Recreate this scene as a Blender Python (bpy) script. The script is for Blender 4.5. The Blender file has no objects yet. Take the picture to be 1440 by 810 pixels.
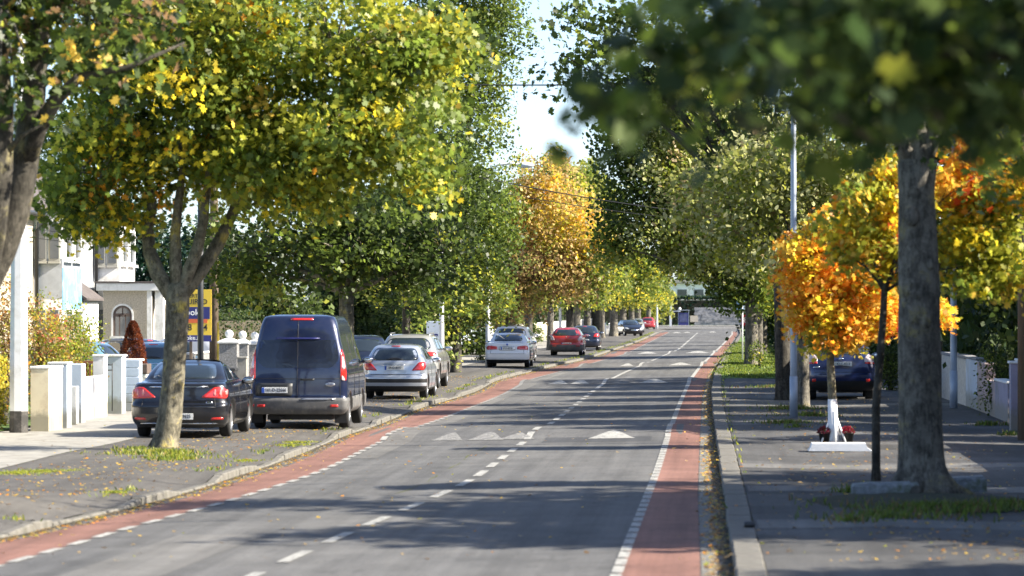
import bpy, bmesh, math, random
import numpy as np
from mathutils import Vector, Matrix
from mathutils.bvhtree import BVHTree

R = math.radians
S = bpy.context.scene
COL = S.collection
rng = np.random.default_rng(7)
random.seed(7)

# ------------------------------------------------------------------ camera, light, exposure
F = 5000.0                      # focal length in photo pixels (1440 px wide frame)
CAMH = 2.45
YAW = math.atan(290 / F)
PITCH = math.atan(30 / F)
SUN_ELEV, SUN_PHI = R(33), R(-6)     # sun comes from the right, a touch behind the camera

cam_d = bpy.data.cameras.new('camera')
cam = bpy.data.objects.new('camera', cam_d)
COL.objects.link(cam)
cam.location = (0, 0, CAMH)
cam.rotation_euler = (R(90) + PITCH, 0, YAW)
cam_d.sensor_width = 36
cam_d.lens = 36 * F / 1440
cam_d.clip_start = 0.1
cam_d.clip_end = 6000
cam_d.dof.use_dof = True
cam_d.dof.focus_distance = 112
cam_d.dof.aperture_fstop = 2.8
cam_d.dof.aperture_blades = 9
S.camera = cam

W = bpy.data.worlds.new('World')
S.world = W
W.use_nodes = True
wn = W.node_tree
bg = wn.nodes['Background']
sky = wn.nodes.new('ShaderNodeTexSky')
sky.sky_type = 'NISHITA'
sky.sun_disc = False
sky.sun_elevation = SUN_ELEV
sky.sun_rotation = R(90) - SUN_PHI      # clockwise from +Y
sky.air_density = 0.6
sky.dust_density = 1.0
sky.ozone_density = 1.0
wn.links.new(sky.outputs[0], bg.inputs[0])
bg.inputs[1].default_value = 0.11

sun_d = bpy.data.lights.new('sun', 'SUN')
sun_d.energy = 5.0
sun_d.angle = R(0.53)
sun_d.color = (1.0, 0.915, 0.78)
sun = bpy.data.objects.new('sun', sun_d)
COL.objects.link(sun)
sdir = Vector((math.cos(SUN_ELEV) * math.cos(SUN_PHI), math.cos(SUN_ELEV) * math.sin(SUN_PHI), math.sin(SUN_ELEV)))
sun.rotation_euler = sdir.to_track_quat('Z', 'Y').to_euler()
sun.location = (30, 60, 40)

S.view_settings.view_transform = 'Standard'
S.view_settings.look = 'None'
S.view_settings.exposure = 1.6
S.view_settings.gamma = 1
S.render.engine = 'CYCLES'
S.cycles.max_bounces = 6
S.cycles.diffuse_bounces = 3
S.cycles.glossy_bounces = 3
S.cycles.transmission_bounces = 4
S.cycles.transparent_max_bounces = 6
S.cycles.use_denoising = True
S.cycles.sample_clamp_indirect = 6

# ------------------------------------------------------------------ picture measurements -> places
CR = cam.rotation_euler.to_matrix()

def ray(px, py):
    return CR @ Vector(((px - 720) / F, (405 - py) / F, -1.0))

def gp(px, py, z=0.0):
    d = ray(px, py)
    t = (z - CAMH) / d.z
    return Vector((d.x * t, d.y * t, z))

def wp(px, py, Y):
    d = ray(px, py)
    t = Y / d.y
    return Vector((d.x * t, Y, CAMH + d.z * t))

def sstep(a, b, x):
    t = np.clip((np.asarray(x, float) - a) / (b - a), 0, 1)
    return t * t * (3 - 2 * t)

HUMPS = [(67.5, 8.0), (119, 7.0), (156, 7.0), (199, 7.0), (376, 7.0)]

def zroad(x, y):
    x = np.asarray(x, float); y = np.asarray(y, float)
    z = -0.10 * np.clip((-1 - x) / 6.5, 0, 1.1)
    h = np.zeros(np.broadcast(x, y).shape)
    for a, L in HUMPS:
        h = np.maximum(h, 0.085 * sstep(a, a + 2.2, y) * (1 - sstep(a + L - 2.2, a + L, y)))
    if 'kerb_left_f' in globals():      # the humps die out beside the kerbs
        yy_ = np.clip(y, 9, 459)
        h = h * np.clip((kerb_right(yy_) - x - .06) / .6, 0, 1) * np.clip((x - kerb_left_f(yy_) - .06) / .6, 0, 1)
    return z + h

class PL:
    """a line along the road, measured in the picture, as x(y)"""
    def __init__(s, pts, z0=None):
        q = []
        for px, py in pts:
            z = 0.0
            for _ in range(3):
                g = gp(px, py, z)
                z = float(zroad(g.x, 30)) if z0 is None else z0
            q.append((g.y, g.x))
        q.sort()
        s.ys = np.array([a for a, b in q]); s.xs = np.array([b for a, b in q])
        k = (s.xs[2] - s.xs[0]) / (s.ys[2] - s.ys[0])
        k = max(-0.03, min(0.03, k))
        s.ys = np.concatenate([[8.0], s.ys, [460.0]])
        s.xs = np.concatenate([[s.xs[0] + k * (8 - s.ys[1])], s.xs, [s.xs[-1] + 0.3]])
        yy = np.arange(8, 461, 1.0)
        xx = np.interp(yy, s.ys, s.xs)
        sm = xx.copy()
        for i in range(len(yy)):
            w = 1.5 + yy[i] * 0.03
            a = np.exp(-((yy - yy[i]) / w) ** 2)
            sm[i] = (a * xx).sum() / a.sum()
        s.yy, s.sm = yy, sm
    def __call__(s, y):
        return np.interp(y, s.yy, s.sm)

right_line = PL([(868,805),(905,712),(925,660),(942,605),(955,570),(970,535),(985,515),(1000,500),(1016,485),(1030,470)])
red_right = PL([(985,805),(981,700),(983,640),(985,600),(987,560),(995,530),(1003,515),(1015,500),(1027,485),(1037,470)])
kerb_right = PL([(1032,805),(1022,740),(1010,640),(1003,590),(1000,555),(1004,530),(1011,515),(1021,500),(1031,485),(1041,470)])
centre = PL([(410,785),(470,759),(528,733),(568,718),(609,700),(665,676),(685,660),(720,634),(750,612),(773,597),(801,576),(828,555),(852,537),(878,524),(920,506),(955,491),(981,468)])
left_line = PL([(7,791.6),(63,780),(120,762),(160,746.7),(200,736),(247,727),(333,701.7),(377,688),(430,671.7),(472,655),(490,644),(561,609),(620,590),(663,573),(709,554.6),(744,534),(822,514),(880,498),(936,470)])
red_left = PL([(0,760),(133,740),(233,717),(277,702),(350,670),(480,635),(526,607),(601,575),(680,552),(707,535),(795,513),(840,504),(895,484),(927,469)])
kerb_left = PL([(17,757),(100,737),(173,717),(233,702),(287,687),(337,670),(380,655),(420,640),(453,628),(480,622),(515,605),(553,593),(577,585),(611,570),(669,551),(718,535.5),(744,527),(789,514),(829,504),(862,493),(895,482),(927,467)])
# a minimum width keeps the neighbours apart
red_left_f = lambda y: np.minimum(red_left(y), left_line(y) - 0.75)
kerb_left_f = lambda y: np.minimum(kerb_left(y), red_left_f(y) - 0.25)

# ------------------------------------------------------------------ materials
def srgb(h):
    h = h.lstrip('#'); o = []
    for i in (0, 2, 4):
        c = int(h[i:i+2], 16) / 255
        o.append(c / 12.92 if c <= 0.04045 else ((c + 0.055) / 1.055) ** 2.4)
    return tuple(o)

class NT:
    def __init__(s, m): s.t = m.node_tree; s.n = s.t.nodes; s.l = s.t.links
    def node(s, t, **k):
        n = s.n.new(t)
        for a, v in k.items(): setattr(n, a, v)
        return n
    def noise(s, scale, detail=4, rough=0.6, coord='Object', vec=None, stretch=None):
        tc = s.node('ShaderNodeTexCoord'); n = s.node('ShaderNodeTexNoise')
        n.inputs['Scale'].default_value = scale; n.inputs['Detail'].default_value = detail; n.inputs['Roughness'].default_value = rough
        if stretch:
            mp = s.node('ShaderNodeMapping'); mp.inputs['Scale'].default_value = stretch
            s.l.new(tc.outputs[coord], mp.inputs[0]); s.l.new(mp.outputs[0], n.inputs['Vector'])
        else: s.l.new(tc.outputs[coord], n.inputs['Vector'])
        return n.outputs['Fac']
    def ramp(s, fac, stops):
        r = s.node('ShaderNodeValToRGB'); e = r.color_ramp.elements
        while len(e) < len(stops): e.new(0.5)
        for i, (p, c) in enumerate(stops):
            e[i].position = p; e[i].color = (*c, 1) if len(c) == 3 else c
        s.l.new(fac, r.inputs[0]); return r.outputs[0]
    def mix(s, fac, a, b, blend='MIX'):
        m = s.node('ShaderNodeMix', data_type='RGBA', blend_type=blend)
        if isinstance(fac, float): m.inputs[0].default_value = fac
        else: s.l.new(fac, m.inputs[0])
        for v, i in ((a, 6), (b, 7)):
            if isinstance(v, tuple): m.inputs[i].default_value = (*v[:3], 1)
            else: s.l.new(v, m.inputs[i])
        return m.outputs[2]

def new_mat(name):
    m = bpy.data.materials.new(name); m.use_nodes = True
    return m, NT(m), m.node_tree.nodes['Principled BSDF']

def mat(name, c, rough=0.7, metal=0.0, var=0.25, scale=3.0, bump=0.0, bscale=40.0, spec=0.5, coat=0.0, dirt=None, dscale=1.2, stretch=None, splash=None):
    m, nt, p = new_mat(name)
    lo = tuple(v * (1 - var) for v in c); hi = tuple(min(1, v * (1 + var)) for v in c)
    col = nt.ramp(nt.noise(scale, 6, 0.65, stretch=stretch), [(0.3, lo), (0.7, hi)])
    if dirt:
        col = nt.mix(nt.ramp(nt.noise(dscale, 8, 0.7), [(0.5, (0, 0, 0)), (0.68, (1, 1, 1))]), col, dirt)
    if splash:
        tc = nt.node('ShaderNodeTexCoord'); sp_ = nt.node('ShaderNodeSeparateXYZ'); nt.l.new(tc.outputs['Object'], sp_.inputs[0])
        ad = nt.node('ShaderNodeMath', operation='MULTIPLY_ADD'); nt.l.new(nt.noise(5, 6, 0.8), ad.inputs[0]); ad.inputs[1].default_value = -0.55; nt.l.new(sp_.outputs[2], ad.inputs[2])
        col = nt.mix(nt.ramp(ad.outputs[0], [(0.0, (.75, .75, .75)), (0.16, (0, 0, 0))]), col, splash)
        rn = nt.ramp(nt.noise(6, 5, 0.7, stretch=(1, 1, 0.12)), [(0.60, (1, 1, 1)), (0.75, (0.78, 0.77, 0.74))])
        col = nt.mix(1.0, col, rn, 'MULTIPLY')
    nt.l.new(col, p.inputs['Base Color'])
    p.inputs['Roughness'].default_value = rough; p.inputs['Metallic'].default_value = metal
    p.inputs['Specular IOR Level'].default_value = spec
    if coat:
        p.inputs['Coat Weight'].default_value = coat; p.inputs['Coat Roughness'].default_value = 0.04
    if bump:
        b = nt.node('ShaderNodeBump'); b.inputs['Strength'].default_value = bump; b.inputs['Distance'].default_value = 0.02
        nt.l.new(nt.noise(bscale, 5, 0.7), b.inputs['Height']); nt.l.new(b.outputs[0], p.inputs['Normal'])
    return m

def asphalt(name, base, patch, grit=0.35, bump=0.35, patchy=0.0):
    m, nt, p = new_mat(name)
    big = nt.noise(0.35, 5, 0.6, stretch=(1, 0.25, 1))
    col = nt.ramp(big, [(0.3, base), (0.7, patch)])
    streak = nt.ramp(nt.noise(1.0, 5, 0.7, stretch=(2.6, 0.035, 1)), [(0.32, (0.74,) * 3), (0.68, (1.2,) * 3)])
    col = nt.mix(1.0, col, streak, 'MULTIPLY')
    blot = nt.ramp(nt.noise(0.9, 7, 0.75), [(0.36, (0.8,) * 3), (0.6, (1.1,) * 3)])
    col = nt.mix(1.0, col, blot, 'MULTIPLY')
    if patchy:
        vo2 = nt.node('ShaderNodeTexVoronoi', distance='CHEBYCHEV'); vo2.inputs['Scale'].default_value = 0.42; vo2.inputs['Randomness'].default_value = 0.9
        tc2 = nt.node('ShaderNodeTexCoord'); mp2 = nt.node('ShaderNodeMapping'); mp2.inputs['Scale'].default_value = (0.55, 1.0, 1)
        nt.l.new(tc2.outputs['Object'], mp2.inputs[0]); nt.l.new(mp2.outputs[0], vo2.inputs['Vector'])
        sx_ = nt.node('ShaderNodeSeparateColor'); nt.l.new(vo2.outputs['Color'], sx_.inputs[0])
        col = nt.mix(1.0, col, nt.ramp(sx_.outputs[0], [(0.0, (1 - patchy,) * 3), (1.0, (1 + patchy,) * 3)]), 'MULTIPLY')
    fine = nt.noise(60, 3, 0.8)
    g = nt.ramp(fine, [(0.3, (1 - grit,) * 3), (0.72, (1 + grit,) * 3)])
    col = nt.mix(1.0, col, g, 'MULTIPLY')
    spots = nt.ramp(nt.noise(7, 6, 0.8), [(0.62, (1, 1, 1)), (0.8, (0.7, 0.7, 0.68))])
    col = nt.mix(1.0, col, spots, 'MULTIPLY')
    # fine wandering cracks
    tc = nt.node('ShaderNodeTexCoord'); vo = nt.node('ShaderNodeTexVoronoi', feature='DISTANCE_TO_EDGE'); vo.inputs['Scale'].default_value = 0.33
    wob = nt.node('ShaderNodeVectorMath', operation='ADD'); nz = nt.node('ShaderNodeTexNoise'); nz.inputs['Scale'].default_value = 1.7
    sc = nt.node('ShaderNodeVectorMath', operation='SCALE'); sc.inputs['Scale'].default_value = 1.6
    nt.l.new(tc.outputs['Object'], nz.inputs['Vector']); nt.l.new(nz.outputs['Color'], sc.inputs[0])
    nt.l.new(tc.outputs['Object'], wob.inputs[0]); nt.l.new(sc.outputs[0], wob.inputs[1]); nt.l.new(wob.outputs[0], vo.inputs['Vector'])
    ck = nt.ramp(vo.outputs['Distance'], [(0.0, (0.55,) * 3), (0.012, (1, 1, 1))])
    col = nt.mix(0.7, col, nt.mix(1.0, col, ck, 'MULTIPLY'))
    nt.l.new(col, p.inputs['Base Color'])
    p.inputs['Roughness'].default_value = 0.82; p.inputs['Specular IOR Level'].default_value = 0.35
    b = nt.node('ShaderNodeBump'); b.inputs['Strength'].default_value = bump; b.inputs['Distance'].default_value = 0.01
    nt.l.new(nt.noise(45, 4, 0.8), b.inputs['Height']); nt.l.new(b.outputs[0], p.inputs['Normal'])
    return m

def worn_paint(name, c, under, lo=0.35, hi=0.5, scale=9):
    m, nt, p = new_mat(name)
    f = nt.ramp(nt.noise(scale, 8, 0.75), [(lo, (0, 0, 0)), (hi, (1, 1, 1))])
    c2 = nt.ramp(nt.noise(1.3, 5), [(0.3, tuple(v * 0.8 for v in c)), (0.7, c)])
    nt.l.new(nt.mix(f, under, c2), p.inputs['Base Color'])
    p.inputs['Roughness'].default_value = 0.75
    return m

def leaf_mat(name, trans=0.42, gloss=0.34):
    m, nt, p = new_mat(name)
    at = nt.node('ShaderNodeAttribute', attribute_name='Col')
    nt.l.new(at.outputs['Color'], p.inputs['Base Color'])
    p.inputs['Roughness'].default_value = gloss + .1; p.inputs['Specular IOR Level'].default_value = 0.3
    tr = nt.node('ShaderNodeBsdfTranslucent')
    hs = nt.node('ShaderNodeHueSaturation'); hs.inputs['Saturation'].default_value = 1.0; hs.inputs['Value'].default_value = 2.1
    nt.l.new(at.outputs['Color'], hs.inputs['Color']); nt.l.new(hs.outputs[0], tr.inputs[0])
    mx = nt.node('ShaderNodeMixShader'); mx.inputs[0].default_value = trans
    nt.l.new(p.outputs[0], mx.inputs[1]); nt.l.new(tr.outputs[0], mx.inputs[2])
    nt.l.new(mx.outputs[0], m.node_tree.nodes['Material Output'].inputs[0])
    return m

def bark_mat(name, c1, c2, lichen=None, scale=2.2):
    m, nt, p = new_mat(name)
    n1 = nt.noise(scale, 8, 0.7, stretch=(1, 1, 0.35))
    col = nt.ramp(n1, [(0.3, c1), (0.55, tuple((a + b) / 2 for a, b in zip(c1, c2))), (0.75, c2)])
    if lichen:
        f = nt.ramp(nt.noise(2.3, 6, 0.75), [(0.55, (0, 0, 0)), (0.66, (1, 1, 1))])
        col = nt.mix(f, col, lichen)
    dk = nt.ramp(nt.noise(14, 4, 0.8, stretch=(1, 1, 0.3)), [(0.38, (0.5,) * 3), (0.52, (1, 1, 1))])
    col = nt.mix(1.0, col, dk, 'MULTIPLY')
    bl = nt.ramp(nt.noise(4.5, 6, 0.8), [(0.42, (0.55,) * 3), (0.56, (1.1,) * 3)])
    col = nt.mix(1.0, col, bl, 'MULTIPLY')
    nt.l.new(col, p.inputs['Base Color']); p.inputs['Roughness'].default_value = 0.9
    p.inputs['Specular IOR Level'].default_value = 0.2
    b = nt.node('ShaderNodeBump'); b.inputs['Strength'].default_value = 0.9; b.inputs['Distance'].default_value = 0.05
    nt.l.new(nt.noise(9, 7, 0.75, stretch=(1, 1, 0.4)), b.inputs['Height']); nt.l.new(b.outputs[0], p.inputs['Normal'])
    return m

M = {}
M['road'] = asphalt('road asphalt', (0.085, 0.086, 0.087), (0.142, 0.140, 0.134), 0.45, 0.6, 0.07)
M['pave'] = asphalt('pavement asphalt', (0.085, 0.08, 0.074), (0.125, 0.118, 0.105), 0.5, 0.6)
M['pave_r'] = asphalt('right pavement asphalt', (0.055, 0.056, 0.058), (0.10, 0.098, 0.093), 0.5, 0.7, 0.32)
M['patch'] = asphalt('patched asphalt', (0.13, 0.128, 0.12), (0.17, 0.165, 0.155))
M['darkpatch'] = asphalt('dark asphalt', (0.055, 0.057, 0.06), (0.075, 0.076, 0.08))  # darker tone, laid in strips just before the humps
M['red'] = asphalt('red cycle lane', (0.165, 0.082, 0.062), (0.255, 0.135, 0.105), 0.3, 0.4)
M['paint'] = worn_paint('white road paint', (0.46, 0.455, 0.42), (0.13, 0.13, 0.125), 0.38, 0.56, 14)
M['paint_worn'] = worn_paint('worn road paint', (0.44, 0.43, 0.39), (0.12, 0.12, 0.118), 0.46, 0.66, 14)
M['conc'] = mat('concrete paving', (0.29, 0.28, 0.25), 0.85, var=0.22, scale=2.5, bump=0.3, dirt=(0.17, 0.16, 0.135), dscale=3)
M['kerb'] = mat('kerb concrete', (0.155, 0.147, 0.128), 0.9, var=0.35, scale=5, bump=0.6, dirt=(0.075, 0.075, 0.05), dscale=3)
M['kerbg'] = mat('granite kerb', (0.24, 0.26, 0.28), 0.85, var=0.4, scale=14, bump=0.8, dirt=(0.1, 0.12, 0.05), dscale=5)
M['gutter'] = mat('gutter concrete', (0.17, 0.165, 0.15), 0.9, var=0.3, scale=4, bump=0.4, dirt=(0.07, 0.065, 0.045), dscale=3)
M['soil'] = mat('earth', (0.06, 0.05, 0.03), 0.95, var=0.4, scale=6, bump=0.8)
M['lawn'] = mat('lawn turf', (0.10, 0.17, 0.03), 0.9, var=0.35, scale=5, bump=0.9, bscale=60)
M['mosssoil'] = mat('mossy earth', (0.030, 0.032, 0.014), 0.95, var=0.6, scale=5, bump=1.0)
M['moss'] = mat('moss', (0.10, 0.11, 0.035), 0.95, var=0.5, scale=9, bump=1.0, bscale=50)
M['leaf'] = leaf_mat('foliage')
M['leaf_dull'] = leaf_mat('hedge foliage', 0.3, 0.5)
M['bark'] = bark_mat('bark grey', (0.05, 0.046, 0.038), (0.15, 0.135, 0.105), (0.24, 0.21, 0.10))
M['barkl'] = bark_mat('bark with lichen', (0.14, 0.13, 0.10), (0.30, 0.27, 0.19), (0.46, 0.37, 0.10))
M['barkd'] = bark_mat('bark dark', (0.05, 0.046, 0.04), (0.12, 0.11, 0.09))
M['barkg'] = bark_mat('bark brown grey', (0.11, 0.10, 0.085), (0.27, 0.25, 0.21), (0.25, 0.21, 0.1))
M['wood'] = mat('weathered pole wood', (0.16, 0.12, 0.085), 0.85, var=0.4, scale=6, bump=0.7, stretch=(1, 1, 0.08))
M['white'] = mat('white masonry paint', (0.78, 0.78, 0.76), 0.75, var=0.06, scale=1.5, bump=0.25, bscale=25, dirt=(0.5, 0.49, 0.44), dscale=1.4, splash=(0.22, 0.21, 0.16))
M['cream'] = mat('cream masonry paint', (0.78, 0.70, 0.50), 0.75, var=0.08, bump=0.25, dirt=(0.55, 0.45, 0.3), dscale=1.5, splash=(0.22, 0.21, 0.16))
M['pblue'] = mat('pale blue paint and blue shade', (0.52, 0.60, 0.70), 0.75, var=0.08, bump=0.25, dirt=(0.36, 0.4, 0.42), dscale=1.5, splash=(0.22, 0.21, 0.16))  # on the left gate pillars, bluish shade is put into the colour
M['blue'] = mat('faded blue paint', (0.16, 0.38, 0.62), 0.7, var=0.2, bump=0.2, dirt=(0.5, 0.6, 0.68), dscale=1.6)
M['pebble'] = mat('pebbledash', (0.50, 0.44, 0.35), 0.9, var=0.3, scale=22, bump=1.0, bscale=35)
M['pebbleg'] = mat('grey pebbledash', (0.22, 0.22, 0.22), 0.9, var=0.6, scale=28, bump=1.0, bscale=35)
M['pebblew'] = mat('whitewashed roughcast', (0.55, 0.54, 0.50), 0.9, var=0.35, scale=14, bump=1.0, bscale=22)
M['mauve'] = mat('mauve wall paint', (0.30, 0.28, 0.36), 0.8, var=0.15, bump=0.3, dirt=(0.2, 0.2, 0.2), splash=(0.22, 0.21, 0.16))
M['pink'] = mat('dusty pink wall', (0.42, 0.33, 0.32), 0.85, var=0.15, bump=0.3, dirt=(0.25, 0.22, 0.2), splash=(0.22, 0.21, 0.16))
M['grey_render_shade'] = mat('grey render and shaded white', (0.34, 0.36, 0.39), 0.85, var=0.15, bump=0.3, dirt=(0.22, 0.22, 0.23))
M['brick'] = mat('red brick', (0.30, 0.12, 0.07), 0.85, var=0.3, scale=6, bump=0.5)
M['brickd'] = mat('brown brick', (0.11, 0.08, 0.068), 0.85, var=0.35, scale=6, bump=0.5)
M['slate'] = mat('roof slate', (0.10, 0.085, 0.08), 0.8, var=0.3, scale=4, bump=0.4)
M['stone'] = mat('grey rubble stone', (0.24, 0.24, 0.25), 0.9, var=0.35, scale=2.5, bump=0.8, bscale=10)
M['black'] = mat('black plastic', (0.015, 0.015, 0.016), 0.5, var=0.2)
M['gunmetal'] = mat('dark painted steel', (0.03, 0.032, 0.035), 0.5, var=0.2)
M['galv'] = mat('galvanised steel', (0.36, 0.41, 0.48), 0.5, metal=0.25, var=0.12, scale=4)
M['polewhite'] = mat('pale grey pole paint', (0.68, 0.70, 0.72), 0.6, var=0.06, scale=2, dirt=(0.5, 0.5, 0.48), dscale=2)
M['poleblack'] = mat('black pole base paint', (0.035, 0.033, 0.03), 0.7, var=0.3, scale=5, dirt=(0.12, 0.11, 0.1), dscale=6)
M['rubber'] = mat('tyre rubber', (0.014, 0.014, 0.014), 0.85, var=0.3)
M['rim'] = mat('alloy', (0.55, 0.56, 0.58), 0.3, metal=0.85, var=0.05)
M['chrome'] = mat('chrome trim', (0.7, 0.72, 0.75), 0.15, metal=1.0, var=0.03)
M['glass'] = mat('tinted car glass', (0.018, 0.026, 0.032), 0.04, var=0.1, spec=1.0, coat=0.6)
M['vanglass'] = mat('dark van glass', (0.010, 0.014, 0.030), 0.2, var=0.3, scale=3, spec=0.8)
M['winglass'] = mat('house window glass', (0.10, 0.11, 0.12), 0.08, var=0.3, scale=1.0, spec=0.8)
M['redlamp'] = mat('red lamp lens', (0.55, 0.025, 0.02), 0.12, var=0.15, scale=12, spec=0.8, coat=0.5)
M['redlamp2'] = mat('pale lamp band', (0.72, 0.22, 0.2), 0.12, var=0.1, spec=0.8, coat=0.5)
M['clearlamp'] = mat('clear lamp lens', (0.62, 0.5, 0.5), 0.1, var=0.1, spec=0.9, coat=0.5)
M['headlamp'] = mat('headlamp lens', (0.45, 0.47, 0.5), 0.08, metal=0.3, var=0.2, scale=20, spec=0.9)
M['plate'] = mat('number plate', (0.74, 0.75, 0.74), 0.4, var=0.04)
M['plateblue'] = mat('number plate band', (0.02, 0.08, 0.42), 0.4, var=0.04)
M['ink'] = mat('black lettering', (0.02, 0.02, 0.025), 0.5, var=0.05)
M['inkw'] = mat('white lettering', (0.8, 0.8, 0.78), 0.5, var=0.03)
M['yellow'] = mat('yellow sign face', (0.72, 0.50, 0.05), 0.45, var=0.05)
M['navy'] = mat('navy sign face', (0.025, 0.03, 0.16), 0.45, var=0.1)
M['orange'] = mat('orange sign stripe', (0.62, 0.13, 0.04), 0.45, var=0.08)
M['signred'] = mat('red sign face', (0.45, 0.03, 0.05), 0.45, var=0.08)
M['signblue'] = mat('pale blue sign back', (0.22, 0.38, 0.60), 0.45, var=0.1)
M['whiteplastic'] = mat('white lamp housing', (0.6, 0.66, 0.75), 0.4, var=0.05)
M['mat_white'] = mat('white painted slab', (0.82, 0.84, 0.86), 0.7, var=0.05, bump=0.2)
M['hedgegreen'] = mat('dark green fence mesh', (0.012, 0.05, 0.035), 0.9, var=0.3)

def paint(name, c, rough=0.28, metal=0.35, coat=1.0, dust=0.06):
    m, nt, p = new_mat(name)
    f = nt.ramp(nt.noise(2.5, 6, 0.7), [(0.4, (0, 0, 0)), (0.8, (dust, dust, dust))])
    nt.l.new(nt.mix(f, c, (0.35, 0.32, 0.28)), p.inputs['Base Color'])
    p.inputs['Metallic'].default_value = metal; p.inputs['Roughness'].default_value = rough
    p.inputs['Coat Weight'].default_value = coat; p.inputs['Coat Roughness'].default_value = 0.05
    return m
P = {'black': paint('black car paint', (0.008, 0.009, 0.014), dust=0.04),
     'navy': paint('navy van paint', (0.010, 0.018, 0.058), dust=0.08),
     'silverblue': paint('silver blue car paint', (0.52, 0.57, 0.65), metal=0.5),
     'champagne': paint('champagne car paint', (0.48, 0.48, 0.465), metal=0.55),
     'white': paint('white car paint', (0.76, 0.77, 0.78), metal=0.0, dust=0.03),
     'silver': paint('silver car paint', (0.5, 0.52, 0.54), metal=0.6),
     'red': paint('red car paint', (0.42, 0.03, 0.035), metal=0.1),
     'darkblue': paint('dark blue car paint', (0.012, 0.02, 0.045), metal=0.4),
     'blue': paint('deep blue car paint', (0.008, 0.018, 0.085), metal=0.3),
     'teal': paint('pale blue car paint', (0.16, 0.33, 0.44), metal=0.4),
     'greybumper': mat('dusty grey bumper', (0.10, 0.10, 0.10), 0.6, var=0.3, scale=4, dirt=(0.2, 0.19, 0.17), dscale=3)}

# ------------------------------------------------------------------ mesh helpers
def tag(o, label=None, cat=None, group=None, kind=None):
    if label: o['label'] = label
    if cat: o['category'] = cat
    if group: o['group'] = group
    if kind: o['kind'] = kind
    return o

def root(name, loc, label, cat, group=None, rz=0.0):
    o = bpy.data.objects.new(name, None); COL.objects.link(o)
    o.location = loc; o.rotation_euler = (0, 0, rz); o.empty_display_size = 0.3
    return tag(o, label, cat, group)

def link(name, me, mats, parent=None, loc=None):
    o = bpy.data.objects.new(name, me); COL.objects.link(o)
    for m in (mats if isinstance(mats, (list, tuple)) else [mats]):
        if m is not None and m.name not in me.materials: me.materials.append(m)
    if parent is not None: o.parent = parent
    if loc is not None: o.location = loc
    return o

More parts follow.
